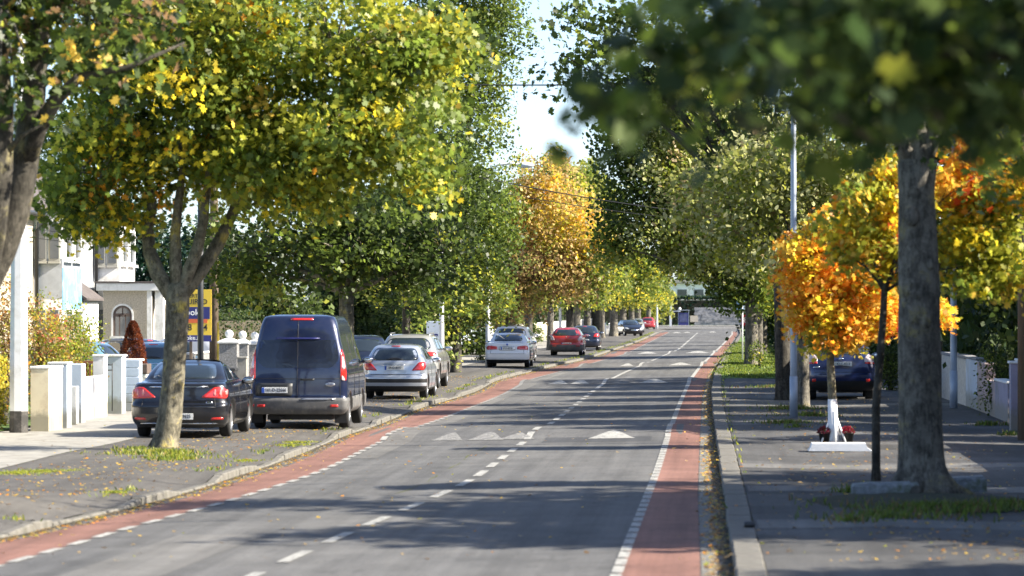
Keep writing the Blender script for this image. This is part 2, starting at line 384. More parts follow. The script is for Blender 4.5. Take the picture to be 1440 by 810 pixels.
class MB:
    def __init__(s): s.v = []; s.f = []; s.mi = []; s.sm = []
    def add(s, vs, fs, mi=0, smooth=False):
        b = len(s.v); s.v += [tuple(v) for v in vs]
        for f in fs:
            s.f.append([i + b for i in f]); s.mi.append(mi); s.sm.append(smooth)
        return s
    def box(s, c, d, rz=0, mi=0, bev=0.0):
        x, y, z = d[0] / 2, d[1] / 2, d[2] / 2
        if bev > 0:
            b = min(bev, x * .9, y * .9, z * .9); vs = []
            for sz in (-1, 1):
                for (px, py) in ((-x, -y), (x, -y), (x, y), (-x, y)):
                    vs.append((px, py, sz * (z - b)))
            for sz in (-1, 1):
                for (px, py) in ((-x + b, -y + b), (x - b, -y + b), (x - b, y - b), (-x + b, y - b)):
                    vs.append((px, py, sz * z))
            fs = [(11, 10, 9, 8)[::1], (12, 13, 14, 15)]
            for i in range(4):
                j = (i + 1) % 4
                fs += [(i, j, 4 + j, 4 + i), (4 + i, 4 + j, 12 + j, 12 + i), (8 + i, 8 + j, j, i)]
        else:
            vs = [(sx * x, sy * y, sz * z) for sz in (-1, 1) for sx, sy in ((-1, -1), (1, -1), (1, 1), (-1, 1))]
            fs = [(3, 2, 1, 0), (4, 5, 6, 7), (0, 1, 5, 4), (1, 2, 6, 5), (2, 3, 7, 6), (3, 0, 4, 7)]
        ca, sa = math.cos(rz), math.sin(rz)
        vs = [(c[0] + a * ca - b2 * sa, c[1] + a * sa + b2 * ca, c[2] + e) for a, b2, e in vs]
        return s.add(vs, fs, mi)
    def tube(s, pts, rad, n=8, mi=0, caps=True, wob=0.0, smooth=True):
        pts = [Vector(p) for p in pts]; vs = []; fs = []
        up = Vector((0.31, 0.95, 0.05)).normalized()
        for i, p in enumerate(pts):
            t = (pts[min(i + 1, len(pts) - 1)] - pts[max(i - 1, 0)])
            if t.length < 1e-9: t = Vector((0, 0, 1))
            t.normalize()
            a = t.cross(up)
            if a.length < 1e-3: a = t.cross(Vector((1, 0, 0)))
            a.normalize(); b = t.cross(a)
            r = rad[i] if hasattr(rad, '__len__') else rad
            for k in range(n):
                th = 2 * math.pi * k / n
                rr = r * (1 + (wob * math.sin(3 * th + i * 0.9 + pts[0].x * 3) + wob * 0.7 * math.sin(5 * th - i * 1.7) if wob else 0))
                vs.append(p + a * (math.cos(th) * rr) + b * (math.sin(th) * rr))
        for i in range(len(pts) - 1):
            for k in range(n):
                k2 = (k + 1) % n
                fs.append((i * n + k, (i + 1) * n + k, (i + 1) * n + k2, i * n + k2))
        if caps:
            fs.append(tuple(range(n))); fs.append(tuple(reversed(range((len(pts) - 1) * n, len(pts) * n))))
        return s.add(vs, fs, mi, smooth)
    def lathe(s, prof, n=20, c=(0, 0, 0), axis='z', mi=0, smooth=True):
        vs = []; fs = []
        for r, h in prof:
            for k in range(n):
                th = 2 * math.pi * k / n
                a, b = r * math.cos(th), r * math.sin(th)
                vs.append({'z': (a, b, h), 'x': (h, a, b), 'y': (b, h, a)}[axis])
        vs = [(v[0] + c[0], v[1] + c[1], v[2] + c[2]) for v in vs]
        for i in range(len(prof) - 1):
            for k in range(n):
                k2 = (k + 1) % n
                fs.append((i * n + k, i * n + k2, (i + 1) * n + k2, (i + 1) * n + k))
        if prof[0][0] > 1e-6: fs.append(tuple(reversed(range(n))))
        if prof[-1][0] > 1e-6: fs.append(tuple(range((len(prof) - 1) * n, len(prof) * n)))
        return s.add(vs, fs, mi, smooth)
    def sphere(s, c, r, nu=14, nv=9, mi=0, sc=(1, 1, 1)):
        vs = []; fs = []
        for j in range(nv + 1):
            ph = math.pi * j / nv
            for i in range(nu):
                th = 2 * math.pi * i / nu
                vs.append((c[0] + r * sc[0] * math.sin(ph) * math.cos(th), c[1] + r * sc[1] * math.sin(ph) * math.sin(th), c[2] + r * sc[2] * math.cos(ph)))
        for j in range(nv):
            for i in range(nu):
                i2 = (i + 1) % nu
                fs.append((j * nu + i, (j + 1) * nu + i, (j + 1) * nu + i2, j * nu + i2))
        return s.add(vs, fs, mi, True)
    def prism(s, poly, y0, y1, mi=0):
        """poly in x,z; extruded along y"""
        n = len(poly)
        vs = [(x, y0, z) for x, z in poly] + [(x, y1, z) for x, z in poly]
        fs = [tuple(range(n)), tuple(reversed(range(n, 2 * n)))] + [(i, n + i, n + (i + 1) % n, (i + 1) % n) for i in range(n)]
        return s.add(vs, fs, mi)
    def mesh(s, name='m'):
        me = bpy.data.meshes.new(name); me.from_pydata(s.v, [], s.f)
        me.polygons.foreach_set('material_index', s.mi); me.polygons.foreach_set('use_smooth', s.sm)
        me.update(); return me
    def build(s, name, mats, parent=None, loc=None, fix=True):
        me = s.mesh(name)
        if fix:
            bm = bmesh.new(); bm.from_mesh(me); bmesh.ops.recalc_face_normals(bm, faces=bm.faces); bm.to_mesh(me); bm.free()
        me.materials.clear()
        for m in (mats if isinstance(mats, (list, tuple)) else [mats]): me.materials.append(m)
        o = bpy.data.objects.new(name, me); COL.objects.link(o)
        if parent is not None: o.parent = parent
        if loc is not None: o.location = loc
        return o

_font_cache = {}
def text(s, name, size, m, parent, loc, rot=(R(90), 0, 0), depth=0.002, align='CENTER', sx=1.0):
    key = (s, size, align)
    if key not in _font_cache:
        c = bpy.data.curves.new(name, 'FONT'); c.body = s; c.size = size; c.extrude = depth
        c.align_x = align; c.align_y = 'CENTER'; c.resolution_u = 2; c.offset = size * 0.012
        t = bpy.data.objects.new('tmp', c); COL.objects.link(t)
        bpy.context.view_layer.update()
        me = bpy.data.meshes.new_from_object(t.evaluated_get(bpy.context.evaluated_depsgraph_get()))
        bpy.data.objects.remove(t); _font_cache[key] = me
    me = _font_cache[key].copy(); me.materials.clear(); me.materials.append(m)
    o = bpy.data.objects.new(name, me); COL.objects.link(o); o.parent = parent; o.location = loc; o.rotation_euler = rot; o.scale = (sx, 1, 1)
    return o

def copy_tree(o, parent=None):
    c = o.copy(); COL.objects.link(c); c.parent = parent
    for ch in list(o.children): copy_tree(ch, c)
    return c

# ------------------------------------------------------------------ foliage
MAPLE = np.array([(0,-.5),(.30,-.42),(.22,-.14),(.56,-.06),(.30,.16),(.34,.40),(.10,.30),(0,.62),(-.10,.30),(-.34,.40),(-.30,.16),(-.56,-.06),(-.22,-.14),(-.30,-.42)])
PENTA = np.array([(0,-.5),(.42,-.12),(.30,.30),(0,.58),(-.30,.30),(-.42,-.12)])
DIAM = np.array([(0,-.5),(.36,.02),(0,.56),(-.36,.02)])
G_DARK=(.034,.054,.012); G_MID=(.070,.100,.018); G_LIGHT=(.125,.17,.026); YG=(.27,.275,.032); YEL=(.56,.44,.03); ORA=(.60,.25,.02); REDO=(.42,.075,.02)  # leaf greens run dark, mid and light
OLV=(.24,.25,.07); SIL=(.38,.38,.19); BRN=(.17,.105,.05); TAN=(.32,.23,.11); GOLD=(.56,.38,.06); STRAW=(.44,.33,.12)

def leaves_mesh(name, pos, nrm_bias, size, cols, shape=DIAM, jit=0.3, curl=0.12):
    """one mesh of many leaf faces. pos Nx3, cols Nx3"""
    n = len(pos); k = len(shape)
    up = np.asarray(nrm_bias, float)
    nr = rng.normal(size=(n, 3)); nr /= np.linalg.norm(nr, axis=1)[:, None]
    nr = nr * 0.85 + up
    nr /= np.linalg.norm(nr, axis=1)[:, None]
    t = rng.normal(size=(n, 3)); t -= (t * nr).sum(1)[:, None] * nr
    t[:, 2] -= 0.6; t -= (t * nr).sum(1)[:, None] * nr
    t /= np.linalg.norm(t, axis=1)[:, None]
    b = np.cross(nr, t)
    sz = size * rng.uniform(1 - jit, 1 + jit, n)
    sx = shape[:, 0][None, :, None] * sz[:, None, None]; sy = shape[:, 1][None, :, None] * sz[:, None, None]
    v = pos[:, None, :] + b[:, None, :] * sx + t[:, None, :] * sy - nr[:, None, :] * (np.abs(sx) * curl * 2)
    v = v.reshape(-1, 3).astype(np.float32)
    me = bpy.data.meshes.new(name)
    me.vertices.add(n * k); me.vertices.foreach_set('co', v.ravel())
    me.loops.add(n * k); me.loops.foreach_set('vertex_index', np.arange(n * k, dtype=np.int32))
    me.polygons.add(n); me.polygons.foreach_set('loop_start', np.arange(0, n * k, k, dtype=np.int32))
    me.polygons.foreach_set('loop_total', np.full(n, k, dtype=np.int32))
    at = me.color_attributes.new('Col', 'FLOAT_COLOR', 'POINT')
    c4 = np.ones((n, k, 4), np.float32); c4[:, :, :3] = cols[:, None, :]
    at.data.foreach_set('color', c4.ravel())
    me.update(calc_edges=True)
    return me

def clumps_in(blob, dens):
    """clump centres in an ellipsoid blob (centre, radii, palette, sparsity)"""
    c, r = np.array(blob['c'], float), np.array(blob['r'], float)
    n = max(4, int(blob.get('k', 1.0) * dens * (r[0] * r[1] * r[2]) ** (2 / 3)))
    d = rng.normal(size=(n, 3)); d /= np.linalg.norm(d, axis=1)[:, None]
    rad = rng.uniform(0, 1, n) ** 0.36
    lump = 1 + 0.16 * np.sin(d[:, 0] * 4.1 + c[0]) * np.cos(d[:, 2] * 5.3 + c[1]) + 0.10 * np.sin(d[:, 1] * 7 + d[:, 2] * 6)
    return c + d * (rad * lump)[:, None] * r

def pal_pick(pal, n):
    w = np.array([p[1] for p in pal], float); w /= w.sum()
    cs = np.array([p[0] for p in pal]); i = rng.choice(len(pal), n, p=w)
    return cs[i]

def foliage(name, blobs, leaf=0.12, per=26, dens=30, spread=0.33, shape=DIAM, bias=(0.15, -0.1, 0.55), flat=0.6):
    P_, C_, cc, B_ = [], [], [], []
    for bl in blobs:
        ce = clumps_in(bl, dens); m = len(ce); cc.append(ce)
        base = pal_pick(bl['pal'], m)
        off = np.clip(rng.normal(size=(m, per, 3)), -1.7, 1.7) * np.array([spread, spread, spread * flat])
        p = ce[:, None, :] + off
        # leaves hang lower at the rim of each spray
        p[:, :, 2] -= 0.35 * (off[:, :, 0] ** 2 + off[:, :, 1] ** 2) / max(spread, .01)
        B_.append(np.repeat(np.array(bias)[None, :] + rng.normal(size=(m, 3)) * .45, per, axis=0))
        own = pal_pick(bl['pal'], m * per).reshape(m, per, 3)
        mixv = rng.uniform(0, 1, (m, per, 1)) < 0.74
        c = np.where(mixv, base[:, None, :], own) * rng.uniform(0.72, 1.3, (m, per, 1))
        P_.append(p.reshape(-1, 3)); C_.append(c.reshape(-1, 3))
    pos = np.concatenate(P_); col = np.concatenate(C_)
    return leaves_mesh(name, pos, np.concatenate(B_), leaf, col, shape, .4), np.concatenate(cc)

def bez(a, b, c, n):
    return [a * ((1 - t) ** 2) + b * (2 * t * (1 - t)) + c * t * t for t in [i / (n - 1) for i in range(n)]]

def woody(trunk, limbs, clumps, fork, r0, twigs=140, seg=12, wob=0.05):
    """trunk: list of (Vector, r). limbs: list of target vectors. twigs reach the clumps"""
    mb = MB()
    mb.tube([p for p, r in trunk], [r for p, r in trunk], seg, wob=wob)
    allp = []
    for tgt in limbs:
        tgt = Vector(tgt); d = tgt - fork
        mid = fork + Vector((d.x * 0.35, d.y * 0.35, d.z * 0.62)) + Vector(rng.normal(size=3) * 0.12)
        pts = bez(fork - Vector((0, 0, 0.12)), mid, tgt, 8)
        for i in range(1, 7): pts[i] += Vector(rng.normal(size=3) * 0.05 * d.length * 0.12)
        rr = [r0 * (0.62 - 0.56 * (i / 7) ** 0.8) for i in range(8)]
        mb.tube(pts, rr, max(6, seg - 4), wob=wob * 0.7)
        for i, p in enumerate(pts[1:], 1): allp.append((p, rr[i]))
    if len(clumps) and allp:
        A = np.array([tuple(p) for p, r in allp])
        idx = rng.choice(len(clumps), min(twigs, len(clumps)), replace=False)
        for i in idx:
            c = clumps[i]; j = int(np.argmin(((A - c) ** 2).sum(1) + rng.uniform(0, .4, len(A))))
            a = Vector(A[j]); b = Vector(c); d = b - a
            if d.length < 0.2: continue
            m1 = a + d * 0.5 + Vector((0, 0, 0.10 * d.length)) + Vector(rng.normal(size=3) * 0.06 * d.length)
            r1 = min(allp[j][1] * 0.6, 0.018 + 0.012 * d.length)
            mb.tube([a, a.lerp(m1, .5) + Vector(rng.normal(size=3) * .02 * d.length), m1, b], [r1, r1 * .8, r1 * .6, r1 * .25], 5, caps=False)
    return mb

def tree(name, base, label, trunk, limbs, blobs, cat='tree', group=None, leaf=0.12, per=26, dens=30, spread=0.33, shape=DIAM,
         bark='bark', twigs=140, fork=None, seg=12, bias=(0.15, -0.1, 0.55), wob=0.05, lmat='leaf'):
    """everything relative to base; returns the root"""
    b = Vector(base)
    r = root(name, b, label, cat, group)
    me, cc = foliage('crown', blobs, leaf, per, dens, spread, shape, bias)
    tv = [(Vector(p[:3]), p[3]) for p in trunk]
    fk = Vector(fork) if fork else tv[-1][0]
    w = woody(tv, limbs, cc, fk, tv[-1][1], twigs, seg, wob)
    w.build('trunk', M[bark], r, fix=False)
    o = link('crown', me, M[lmat], r)
    return r

def blades(name, spots, n, h, m, label, cat=None, rad=0.4, group=None, col=None, w=0.012, leafy=False, kind='stuff', parent=None):
    """short grass or weeds as thin bent blades scattered round spots (x, y, z, radius)"""
    P0 = []
    for (x, y, z, r) in spots:
        k = max(3, int(n * r * r / 0.16))
        a = rng.uniform(0, 2 * math.pi, k); q = np.abs(rng.normal(size=k)) * r * .62 * (1 + .35 * np.sin(a * 3 + x * 5))
        P0.append(np.stack([x + np.cos(a) * q, y + np.sin(a) * q * 1.4, np.full(k, z)], 1))
    P0 = np.concatenate(P0); k = len(P0)
    a = rng.uniform(0, 2 * math.pi, k); hh = h * rng.uniform(0.4, 1.3, k)
    dx = np.stack([np.cos(a) * w, np.sin(a) * w, np.zeros(k)], 1)
    ln = rng.normal(size=(k, 3)) * (hh * 0.45)[:, None]; ln[:, 2] = hh
    v = np.stack([P0 - dx, P0 + dx, P0 + ln * 0.6 + dx * .7, P0 + ln, P0 + ln * 0.6 - dx * .7], 1).reshape(-1, 3)
    me = bpy.data.meshes.new(name)
    me.vertices.add(k * 5); me.vertices.foreach_set('co', v.astype(np.float32).ravel())
    me.loops.add(k * 5); me.loops.foreach_set('vertex_index', np.arange(k * 5, dtype=np.int32))
    me.polygons.add(k); me.polygons.foreach_set('loop_start', np.arange(0, k * 5, 5, dtype=np.int32)); me.polygons.foreach_set('loop_total', np.full(k, 5, dtype=np.int32))
    at = me.color_attributes.new('Col', 'FLOAT_COLOR', 'POINT')
    pal = col or [(G_LIGHT, 3), (YG, 3), (G_MID, 2), (TAN, .6)]
    c4 = np.ones((k, 5, 4), np.float32); c4[:, :, :3] = (pal_pick(pal, k) * rng.uniform(.7, 1.3, (k, 1)))[:, None, :]
    at.data.foreach_set('color', c4.ravel()); me.update(calc_edges=True)
    o = link(name, me, M['leaf'], parent)
    return tag(o, label, cat, group, kind)

# ------------------------------------------------------------------ ground, road, pavements
def strip_mesh(fa, fb, y0, y1, dz, cols=2, zf=None, step=0.5, extra=None):
    ys = [y0]
    while ys[-1] < y1:
        y = ys[-1]; ys.append(min(y1, y + (step if y < 215 else (1.0 if y < 390 else 3.0))))
    ys = np.array(ys)
    a, b = fa(ys), fb(ys)
    vs = []; fs = []; nc = cols + 1
    for i, y in enumerate(ys):
        xs = np.linspace(a[i], b[i], nc)
        if extra is not None: xs = extra(a[i], b[i])
        z = (zf or zroad)(xs, y)
        z = np.broadcast_to(z, xs.shape)
        vs += [(x, y, zz + dz) for x, zz in zip(xs, z)]
    nc = len(xs)
    for i in range(len(ys) - 1):
        for j in range(nc - 1):
            fs.append((i * nc + j, i * nc + j + 1, (i + 1) * nc + j + 1, (i + 1) * nc + j))
    return vs, fs

def sheet(name, fa, fb, y0, y1, dz, m, label=None, cols=2, zf=None, step=0.5, extra=None, cat=None, kind='structure', smooth=False):
    vs, fs = strip_mesh(fa, fb, y0, y1, dz, cols, zf, step, extra)
    mb = MB(); mb.add(vs, fs, 0, smooth); o = mb.build(name, m, fix=False)
    return tag(o, label, cat, kind=kind)

gm = MB()
gx = [-900, -300, -100, -40, -14, 14, 40, 100, 300, 900]; gy = [-60, 0, 40, 100, 200, 400, 700, 1500, 3500]
gv = [(x, y, -0.32) for y in gy for x in gx]
gf = [(j * 10 + i, j * 10 + i + 1, (j + 1) * 10 + i + 1, (j + 1) * 10 + i) for j in range(len(gy) - 1) for i in range(9)]
gm.add(gv, gf); tag(gm.build('ground', M['lawn'], fix=False), 'green land reaching away beyond the street', kind='structure')

ENDY = 452
road_cols = lambda a, b: np.array([a, a + .06, a + .36, a + .66, (a - 1) / 2 - .3, -1.0 + max(0, b - .3) * .5, b - .66, b - .36, b - .06, b])
sheet('road', lambda y: kerb_left_f(y) + 0.0, lambda y: kerb_right(y) + 0.0, 8, ENDY, 0, M['road'], 'grey asphalt road with speed humps', extra=road_cols, smooth=True)
sheet('cycle_lane', lambda y: right_line(y) + 0.02, red_right, 8, 385, 0.004, M['red'], 'red surfaced cycle lane along the right kerb', smooth=True)
sheet('cycle_lane', red_left_f, lambda y: left_line(y) - 0.02, 8, 385, 0.004, M['red'], 'red surfaced cycle lane along the left kerb', smooth=True)
sheet('gutter', lambda y: red_right(y) + 0.01, lambda y: kerb_right(y) - 0.005, 8, 300, 0.004, M['gutter'], 'pale concrete gutter beside the right kerb', cols=1)
sheet('road_patch', lambda y: left_line(y) + 0.08, lambda y: left_line(y) + 0.45 + 0.12 * np.sin(y * .11), 60, 150, 0.0035, M['patch'], 'pale reinstated trench beside the left lane line', cols=1)
sheet('road_patch', lambda y: centre(y) - 1.9, lambda y: centre(y) - 0.9 + 0 * y, 33, 39.5, 0.0035, M['patch'], 'pale patch of asphalt in the near left lane', cols=1)
sheet('road_patch', lambda y: centre(y) + 0.35, lambda y: right_line(y) - 0.3, 66.2, 68.2, 0.0035, M['darkpatch'], 'strip of dark asphalt before the first speed hump', cols=1)
sheet('road_patch', lambda y: left_line(y) + 0.9, lambda y: right_line(y) - 0.2, 117.4, 119.4, 0.0035, M['darkpatch'], 'strip of dark asphalt before the second speed hump', cols=1)
sheet('road_patch', lambda y: left_line(y) + 0.5, lambda y: right_line(y) - 0.2, 197.0, 199.2, 0.0035, M['darkpatch'], 'dark strip across the road before a distant speed hump', cols=1)
sheet('dirt', lambda y: kerb_left_f(y) + 0.005, lambda y: kerb_left_f(y) + 0.10 + 0.035 * np.sin(y * 1.9) + .025 * np.sin(y * 5.3), 20, 300, 0.007, M['soil'], 'dark dirt and leaf mould lying against the left kerb', cols=1, kind='stuff', cat='dirt')
sheet('dirt', lambda y: kerb_right(y) - 0.10 - 0.03 * np.sin(y * 2.3) - .02 * np.sin(y * 6.1), lambda y: kerb_right(y) - 0.005, 20, 300, 0.009, M['soil'], 'dark dirt and leaf mould lying against the right kerb', cols=1, kind='stuff', cat='dirt')
# moss seam wandering in the left lane
def seam(y): return centre(y) - 0.62 + 0.03 * np.sin(y * 0.9) + 0.015 * np.sin(y * 3.1)
sheet('moss', lambda y: seam(y) - 0.008, lambda y: seam(y) + 0.026 * np.clip(np.sin(y * 1.7) + .6 * np.sin(y * 4.3), -.25, 1), 47, 66, 0.005, M['moss'], 'yellow green moss in the road joint left of the centre line', cols=1, kind='stuff', cat='moss')

def dashes(name, fc, w, y0, y1, pitch, ln, label, m='paint', dz=0.009, jit=0.0):
    mb = MB(); y = y0
    while y < y1:
        l = ln * (1 + random.uniform(-jit, jit))
        ys = np.linspace(y, min(y1, y + l), max(2, int(l / 0.45) + 1))
        vs = []; fs = []
        for q in ys:
            x = float(fc(q))
            for xx in (x - w / 2, x + w / 2): vs.append((xx, q, float(zroad(xx, q)) + dz))
        for i in range(len(ys) - 1): fs.append((2 * i, 2 * i + 1, 2 * i + 3, 2 * i + 2))
        mb.add(vs, fs); y += pitch * (1 + random.uniform(-jit, jit) * .3)
    return tag(mb.build(name, M[m], fix=False), label, kind='structure')

dashes('centre_line', centre, 0.13, 20, 110, 3.0, 1.75, 'white dashed centre line of the road', jit=0.06)
dashes('centre_line', centre, 0.13, 111.3, 372, 60, 56, 'white unbroken far part of the centre line')
dashes('lane_line', right_line, 0.11, 14, 112, 1.0, 0.82, 'white dashed line beside the right cycle lane', jit=0.05)
dashes('lane_line', right_line, 0.13, 112, 384, 400, 400, 'white unbroken far part of the right lane line')
dashes('lane_line', left_line, 0.12, 14, 104, 1.25, 0.8, 'white dashed line beside the left cycle lane', jit=0.12)
dashes('lane_line', left_line, 0.12, 104, 384, 400, 400, 'white unbroken far part of the left lane line', m='paint_worn')

# ramp triangles painted on the speed humps
def tri(px0, px1, y, L, label, m='paint_worn'):
    y = float(y); s = F / y
    x0 = gp(px0, 435 + CAMH * s).x; x1 = gp(px1, 435 + CAMH * s).x
    mb = MB(); n = 6; vs = []; fs = []
    for i in range(n + 1):
        t = i / n; q = y + L * t; h = (x1 - x0) / 2 * (1 - t * 0.93); c = (x0 + x1) / 2
        for k in (-1, 0, 1): vs.append((c + h * k, q, float(zroad(c + h * k, q)) + 0.010))
    for i in range(n):
        for k in (0, 1): fs.append((i * 3 + k, i * 3 + k + 1, (i + 1) * 3 + k + 1, (i + 1) * 3 + k))
    mb.add(vs, fs); tag(mb.build('ramp_marking', M[m], fix=False), label, kind='structure')
tri(604, 650, 67.7, 2.0, 'white ramp triangle at the left end of the first speed hump')
tri(655, 708, 67.7, 2.0, 'white ramp triangle of the first hump just left of the centre line')
tri(700, 752, 67.9, 1.4, 'worn ramp triangle of the first hump near the centre line', 'paint_worn')
tri(826, 893, 67.7, 2.0, 'white ramp triangle of the first hump in the right lane', 'paint')
for a, b, w in ((770, 799, 'left'), (801, 829, 'middle'), (898, 940, 'right')):
    tri(a, b, 119.2, 2.1, 'white ramp triangle at the %s of the second speed hump' % w, 'paint')
for a, b, w in ((872, 891, 'left lane'), (940, 973, 'right lane')):
    tri(a, b, 156.2, 2.1, 'white ramp triangle in the %s on the third speed hump' % w, 'paint')
for a, b, w in ((895, 925, 'left lane'), (963, 999, 'right lane')):
    tri(a, b, 199.2, 2.1, 'white ramp triangle in the %s on the fourth speed hump' % w, 'paint')
for a, b, w in ((945, 958, 'leftmost'), (961, 972, 'middle'), (996, 1008, 'rightmost')):
    tri(a, b, 376.2, 2.1, 'white ramp triangle, %s on the last far speed hump' % w, 'paint')

# raised parts of the left kerb (elsewhere it drops for the driveways)
RAISED_PX = [(92, 118, 728), (232, 274, 690), (337, 382, 655), (418, 452, 632), (500, 520, 606), (553, 580, 590), (606, 645, 568), (660, 700, 548), (716, 760, 530), (770, 930, 512)]
RAISED = []
for a, b, py in RAISED_PX:
    ya = np.interp(a, [17,100,173,233,287,337,380,420,453,480,515,553,577,611,669,718,744,789,829,862,895,927], [757,737,717,702,687,670,655,640,628,622,605,593,585,570,551,535.5,527,514,504,493,482,467])
    yb = np.interp(b, [17,100,173,233,287,337,380,420,453,480,515,553,577,611,669,718,744,789,829,862,895,927], [757,737,717,702,687,670,655,640,628,622,605,593,585,570,551,535.5,527,514,504,493,482,467])
    RAISED.append((CAMH * F / (ya - 435) , CAMH * F / (yb - 435)))
def raised(y):
    y = np.asarray(y, float); h = np.zeros_like(y)
    for a, b in RAISED: h = np.maximum(h, sstep(a - 0.5, a + 0.3, y) * (1 - sstep(b - 0.3, b + 0.5, y)))
    return h
PZL = 0.03
L0F, L1F = gp(-48, 712, 0.03), gp(230, 633, 0.03)
def zpav_l(x, y):
    x = np.asarray(x, float); k = float(kerb_left_f(y)); h = float(raised(y))
    edge = -0.072 + 0.075 * h
    t = np.clip((k - 0.14 - x) / 1.1, 0, 1)
    und = 0.012 * np.sin(y * .21 + x) + 0.008 * np.sin(x * 1.9 + y * .7)
    sw = .15 * np.exp(-((x - L0F.x) ** 2 + ((y - L0F.y) / 1.5) ** 2) / .7) + .07 * np.exp(-((x - L1F.x) ** 2 + ((y - L1F.y) / 1.5) ** 2) / .35)
    return edge + (PZL - edge) * (t * t * (3 - 2 * t)) + und * t + sw
sheet('pavement', lambda y: 0 * y - 10.9, lambda y: kerb_left_f(y) - 0.145, 8, ENDY, 0, M['pave'], 'worn asphalt pavement on the left where the cars are parked', zf=zpav_l, cols=9, smooth=True)
sheet('footpath', lambda y: 0 * y - 14.15, lambda y: 0 * y - 10.9 - 0.004, 8, ENDY, 0.006, M['conc'], 'pale concrete footpath along the left garden walls', zf=lambda x, y: np.asarray(x) * 0 + PZL + 0.012 * np.sin(y * .21 - 10.9) + 0.008 * np.sin(-20.7 + y * .7), cols=2, step=0.5, smooth=True)
sheet('garden_ground', lambda y: 0 * y - 90, lambda y: 0 * y - 14.16, 8, ENDY, 0, M['lawn'], 'front garden ground behind the left walls', zf=lambda x, y: np.asarray(x) * 0 + 0.05, cols=2, step=8)
def zpav_r(x, y):
    x = np.asarray(x, float)
    return 0.11 + 0.02 * np.sin(x * 1.1 + y * .17) * np.clip(x - kerb_right(y) - .5, 0, 1) + 0 * x
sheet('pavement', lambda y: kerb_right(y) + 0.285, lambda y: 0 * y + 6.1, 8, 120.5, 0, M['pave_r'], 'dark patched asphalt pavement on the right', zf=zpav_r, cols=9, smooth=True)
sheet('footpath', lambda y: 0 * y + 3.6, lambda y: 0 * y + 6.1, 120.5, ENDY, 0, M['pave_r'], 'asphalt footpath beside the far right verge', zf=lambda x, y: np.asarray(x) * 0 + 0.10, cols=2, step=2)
sheet('verge', lambda y: kerb_right(y) + 0.285, lambda y: 0 * y + 3.6, 120.5, ENDY, 0, M['lawn'], 'bright green grass verge beside the far right kerb', zf=lambda x, y: np.asarray(x) * 0 + 0.12, cols=3, step=2)
sheet('garden_ground', lambda y: 0 * y + 6.1, lambda y: 0 * y + 90, 8, ENDY, 0, M['lawn'], 'front garden ground behind the right walls', zf=lambda x, y: np.asarray(x) * 0 + 0.06, cols=2, step=8)
# paler bands of concrete in the right pavement, driveway crossings
for y0, y1, lb in ((38.0, 39.6, 'nearest pale band of pavement laid across the right footway'), (45.8, 47.2, 'pale concrete band across the right footway beside the thick trunk'), (52.6, 54.0, 'pale driveway band across the right footway before the white slab'), (86.5, 88.5, 'pale driveway band across the right footway behind the blue car')):
    sheet('paving_band', lambda y: kerb_right(y) + 0.32, lambda y: 0 * y + 6.0, y0, y1, 0.004, M['patch'], lb, zf=zpav_r, cols=9)
# crossing road at the far end
cr = MB(); cr.add([(-80, ENDY - 10, .02), (80, ENDY - 10, .02), (80, 505, .02), (-80, 505, .02)], [(0, 1, 2, 3)])
tag(cr.build('side_road', M['patch'], fix=False), 'pale cross road at the far end of the street', kind='structure')
cr = MB()
for i in range(26): cr.add([(-30 + i * 2.2, 478, .028), (-30 + i * 2.2 + 1.6, 478, .028), (-30 + i * 2.2 + 1.6, 478.8, .028), (-30 + i * 2.2, 478.8, .028)], [(0, 1, 2, 3)])
tag(cr.build('road_marking', M['paint'], fix=False), 'white dashed line on the far cross road', kind='structure')
cr = MB(); cr.box((0, 511, -0.1), (160, 12, .46)); tag(cr.build('pavement', M['conc'], fix=False), 'pale pavement at the foot of the far stone wall', kind='structure')

# kerbs: stone by stone near the camera, a continuous run beyond
def kerb_run(label, fx, side, w, top, y0, ysplit, y1, m, ln=0.915):
    mb = MB(); ys = [ysplit]
    while ys[-1] < y1: ys.append(min(y1, ys[-1] + 1.0))
    vs = []; fs = []
    for y in ys:
        x = float(fx(y)); t = top(y); b = float(zroad(x, y)) - 0.12
        xs = (x, x + side * 0.012, x + side * w, x + side * w)
        zs = (b, t, t, b)
        vs += [(xx, y, zz) for xx, zz in zip(xs, zs)]
    for i in range(len(ys) - 1):
        for k in range(3): fs.append((i * 4 + k, i * 4 + k + 1, (i + 1) * 4 + k + 1, (i + 1) * 4 + k))
    fs.append((0, 1, 2, 3)); mb.add(vs, fs)
    run = tag(mb.build('kerb', m), label, kind='structure')
    st = MB(); st.box((side * w / 2, ln / 2, -0.11), (w, ln - 0.014, 0.22), bev=0.018); me = None
    y = y0; i = 0
    while y < ysplit - 0.1:
        if me is None:
            o = st.build('kerb_stone', m, run); me = o.data
        else:
            o = bpy.data.objects.new('kerb_stone', me); COL.objects.link(o); o.parent = run
        x0 = float(fx(y)); x1 = float(fx(y + ln)); t0, t1 = top(y + .1), top(y + ln - .1)
        L = ysplit - y if y + ln > ysplit else ln
        o.location = (x0 + random.uniform(-.008, .008), y, t0 + random.uniform(-.006, .006))
        o.rotation_euler = (math.atan2(t1 - t0, ln), 0, -math.atan2(x1 - x0, ln) + R(random.uniform(-.5, .5)))
        o.scale = (1, min(1, L / ln), 1)
        y += ln; i += 1
    return run
kerb_run('grey concrete kerb along the right side of the road', lambda y: kerb_right(y), 1, 0.28, lambda y: 0.115, 24, 132, ENDY - 12, M['kerb'])
kerb_run('pale concrete kerb with dropped driveways along the left side', lambda y: kerb_left_f(y), -1, 0.14, lambda y: -0.066 + 0.075 * float(raised(y)), 24, 150, ENDY - 12, M['kerb'])

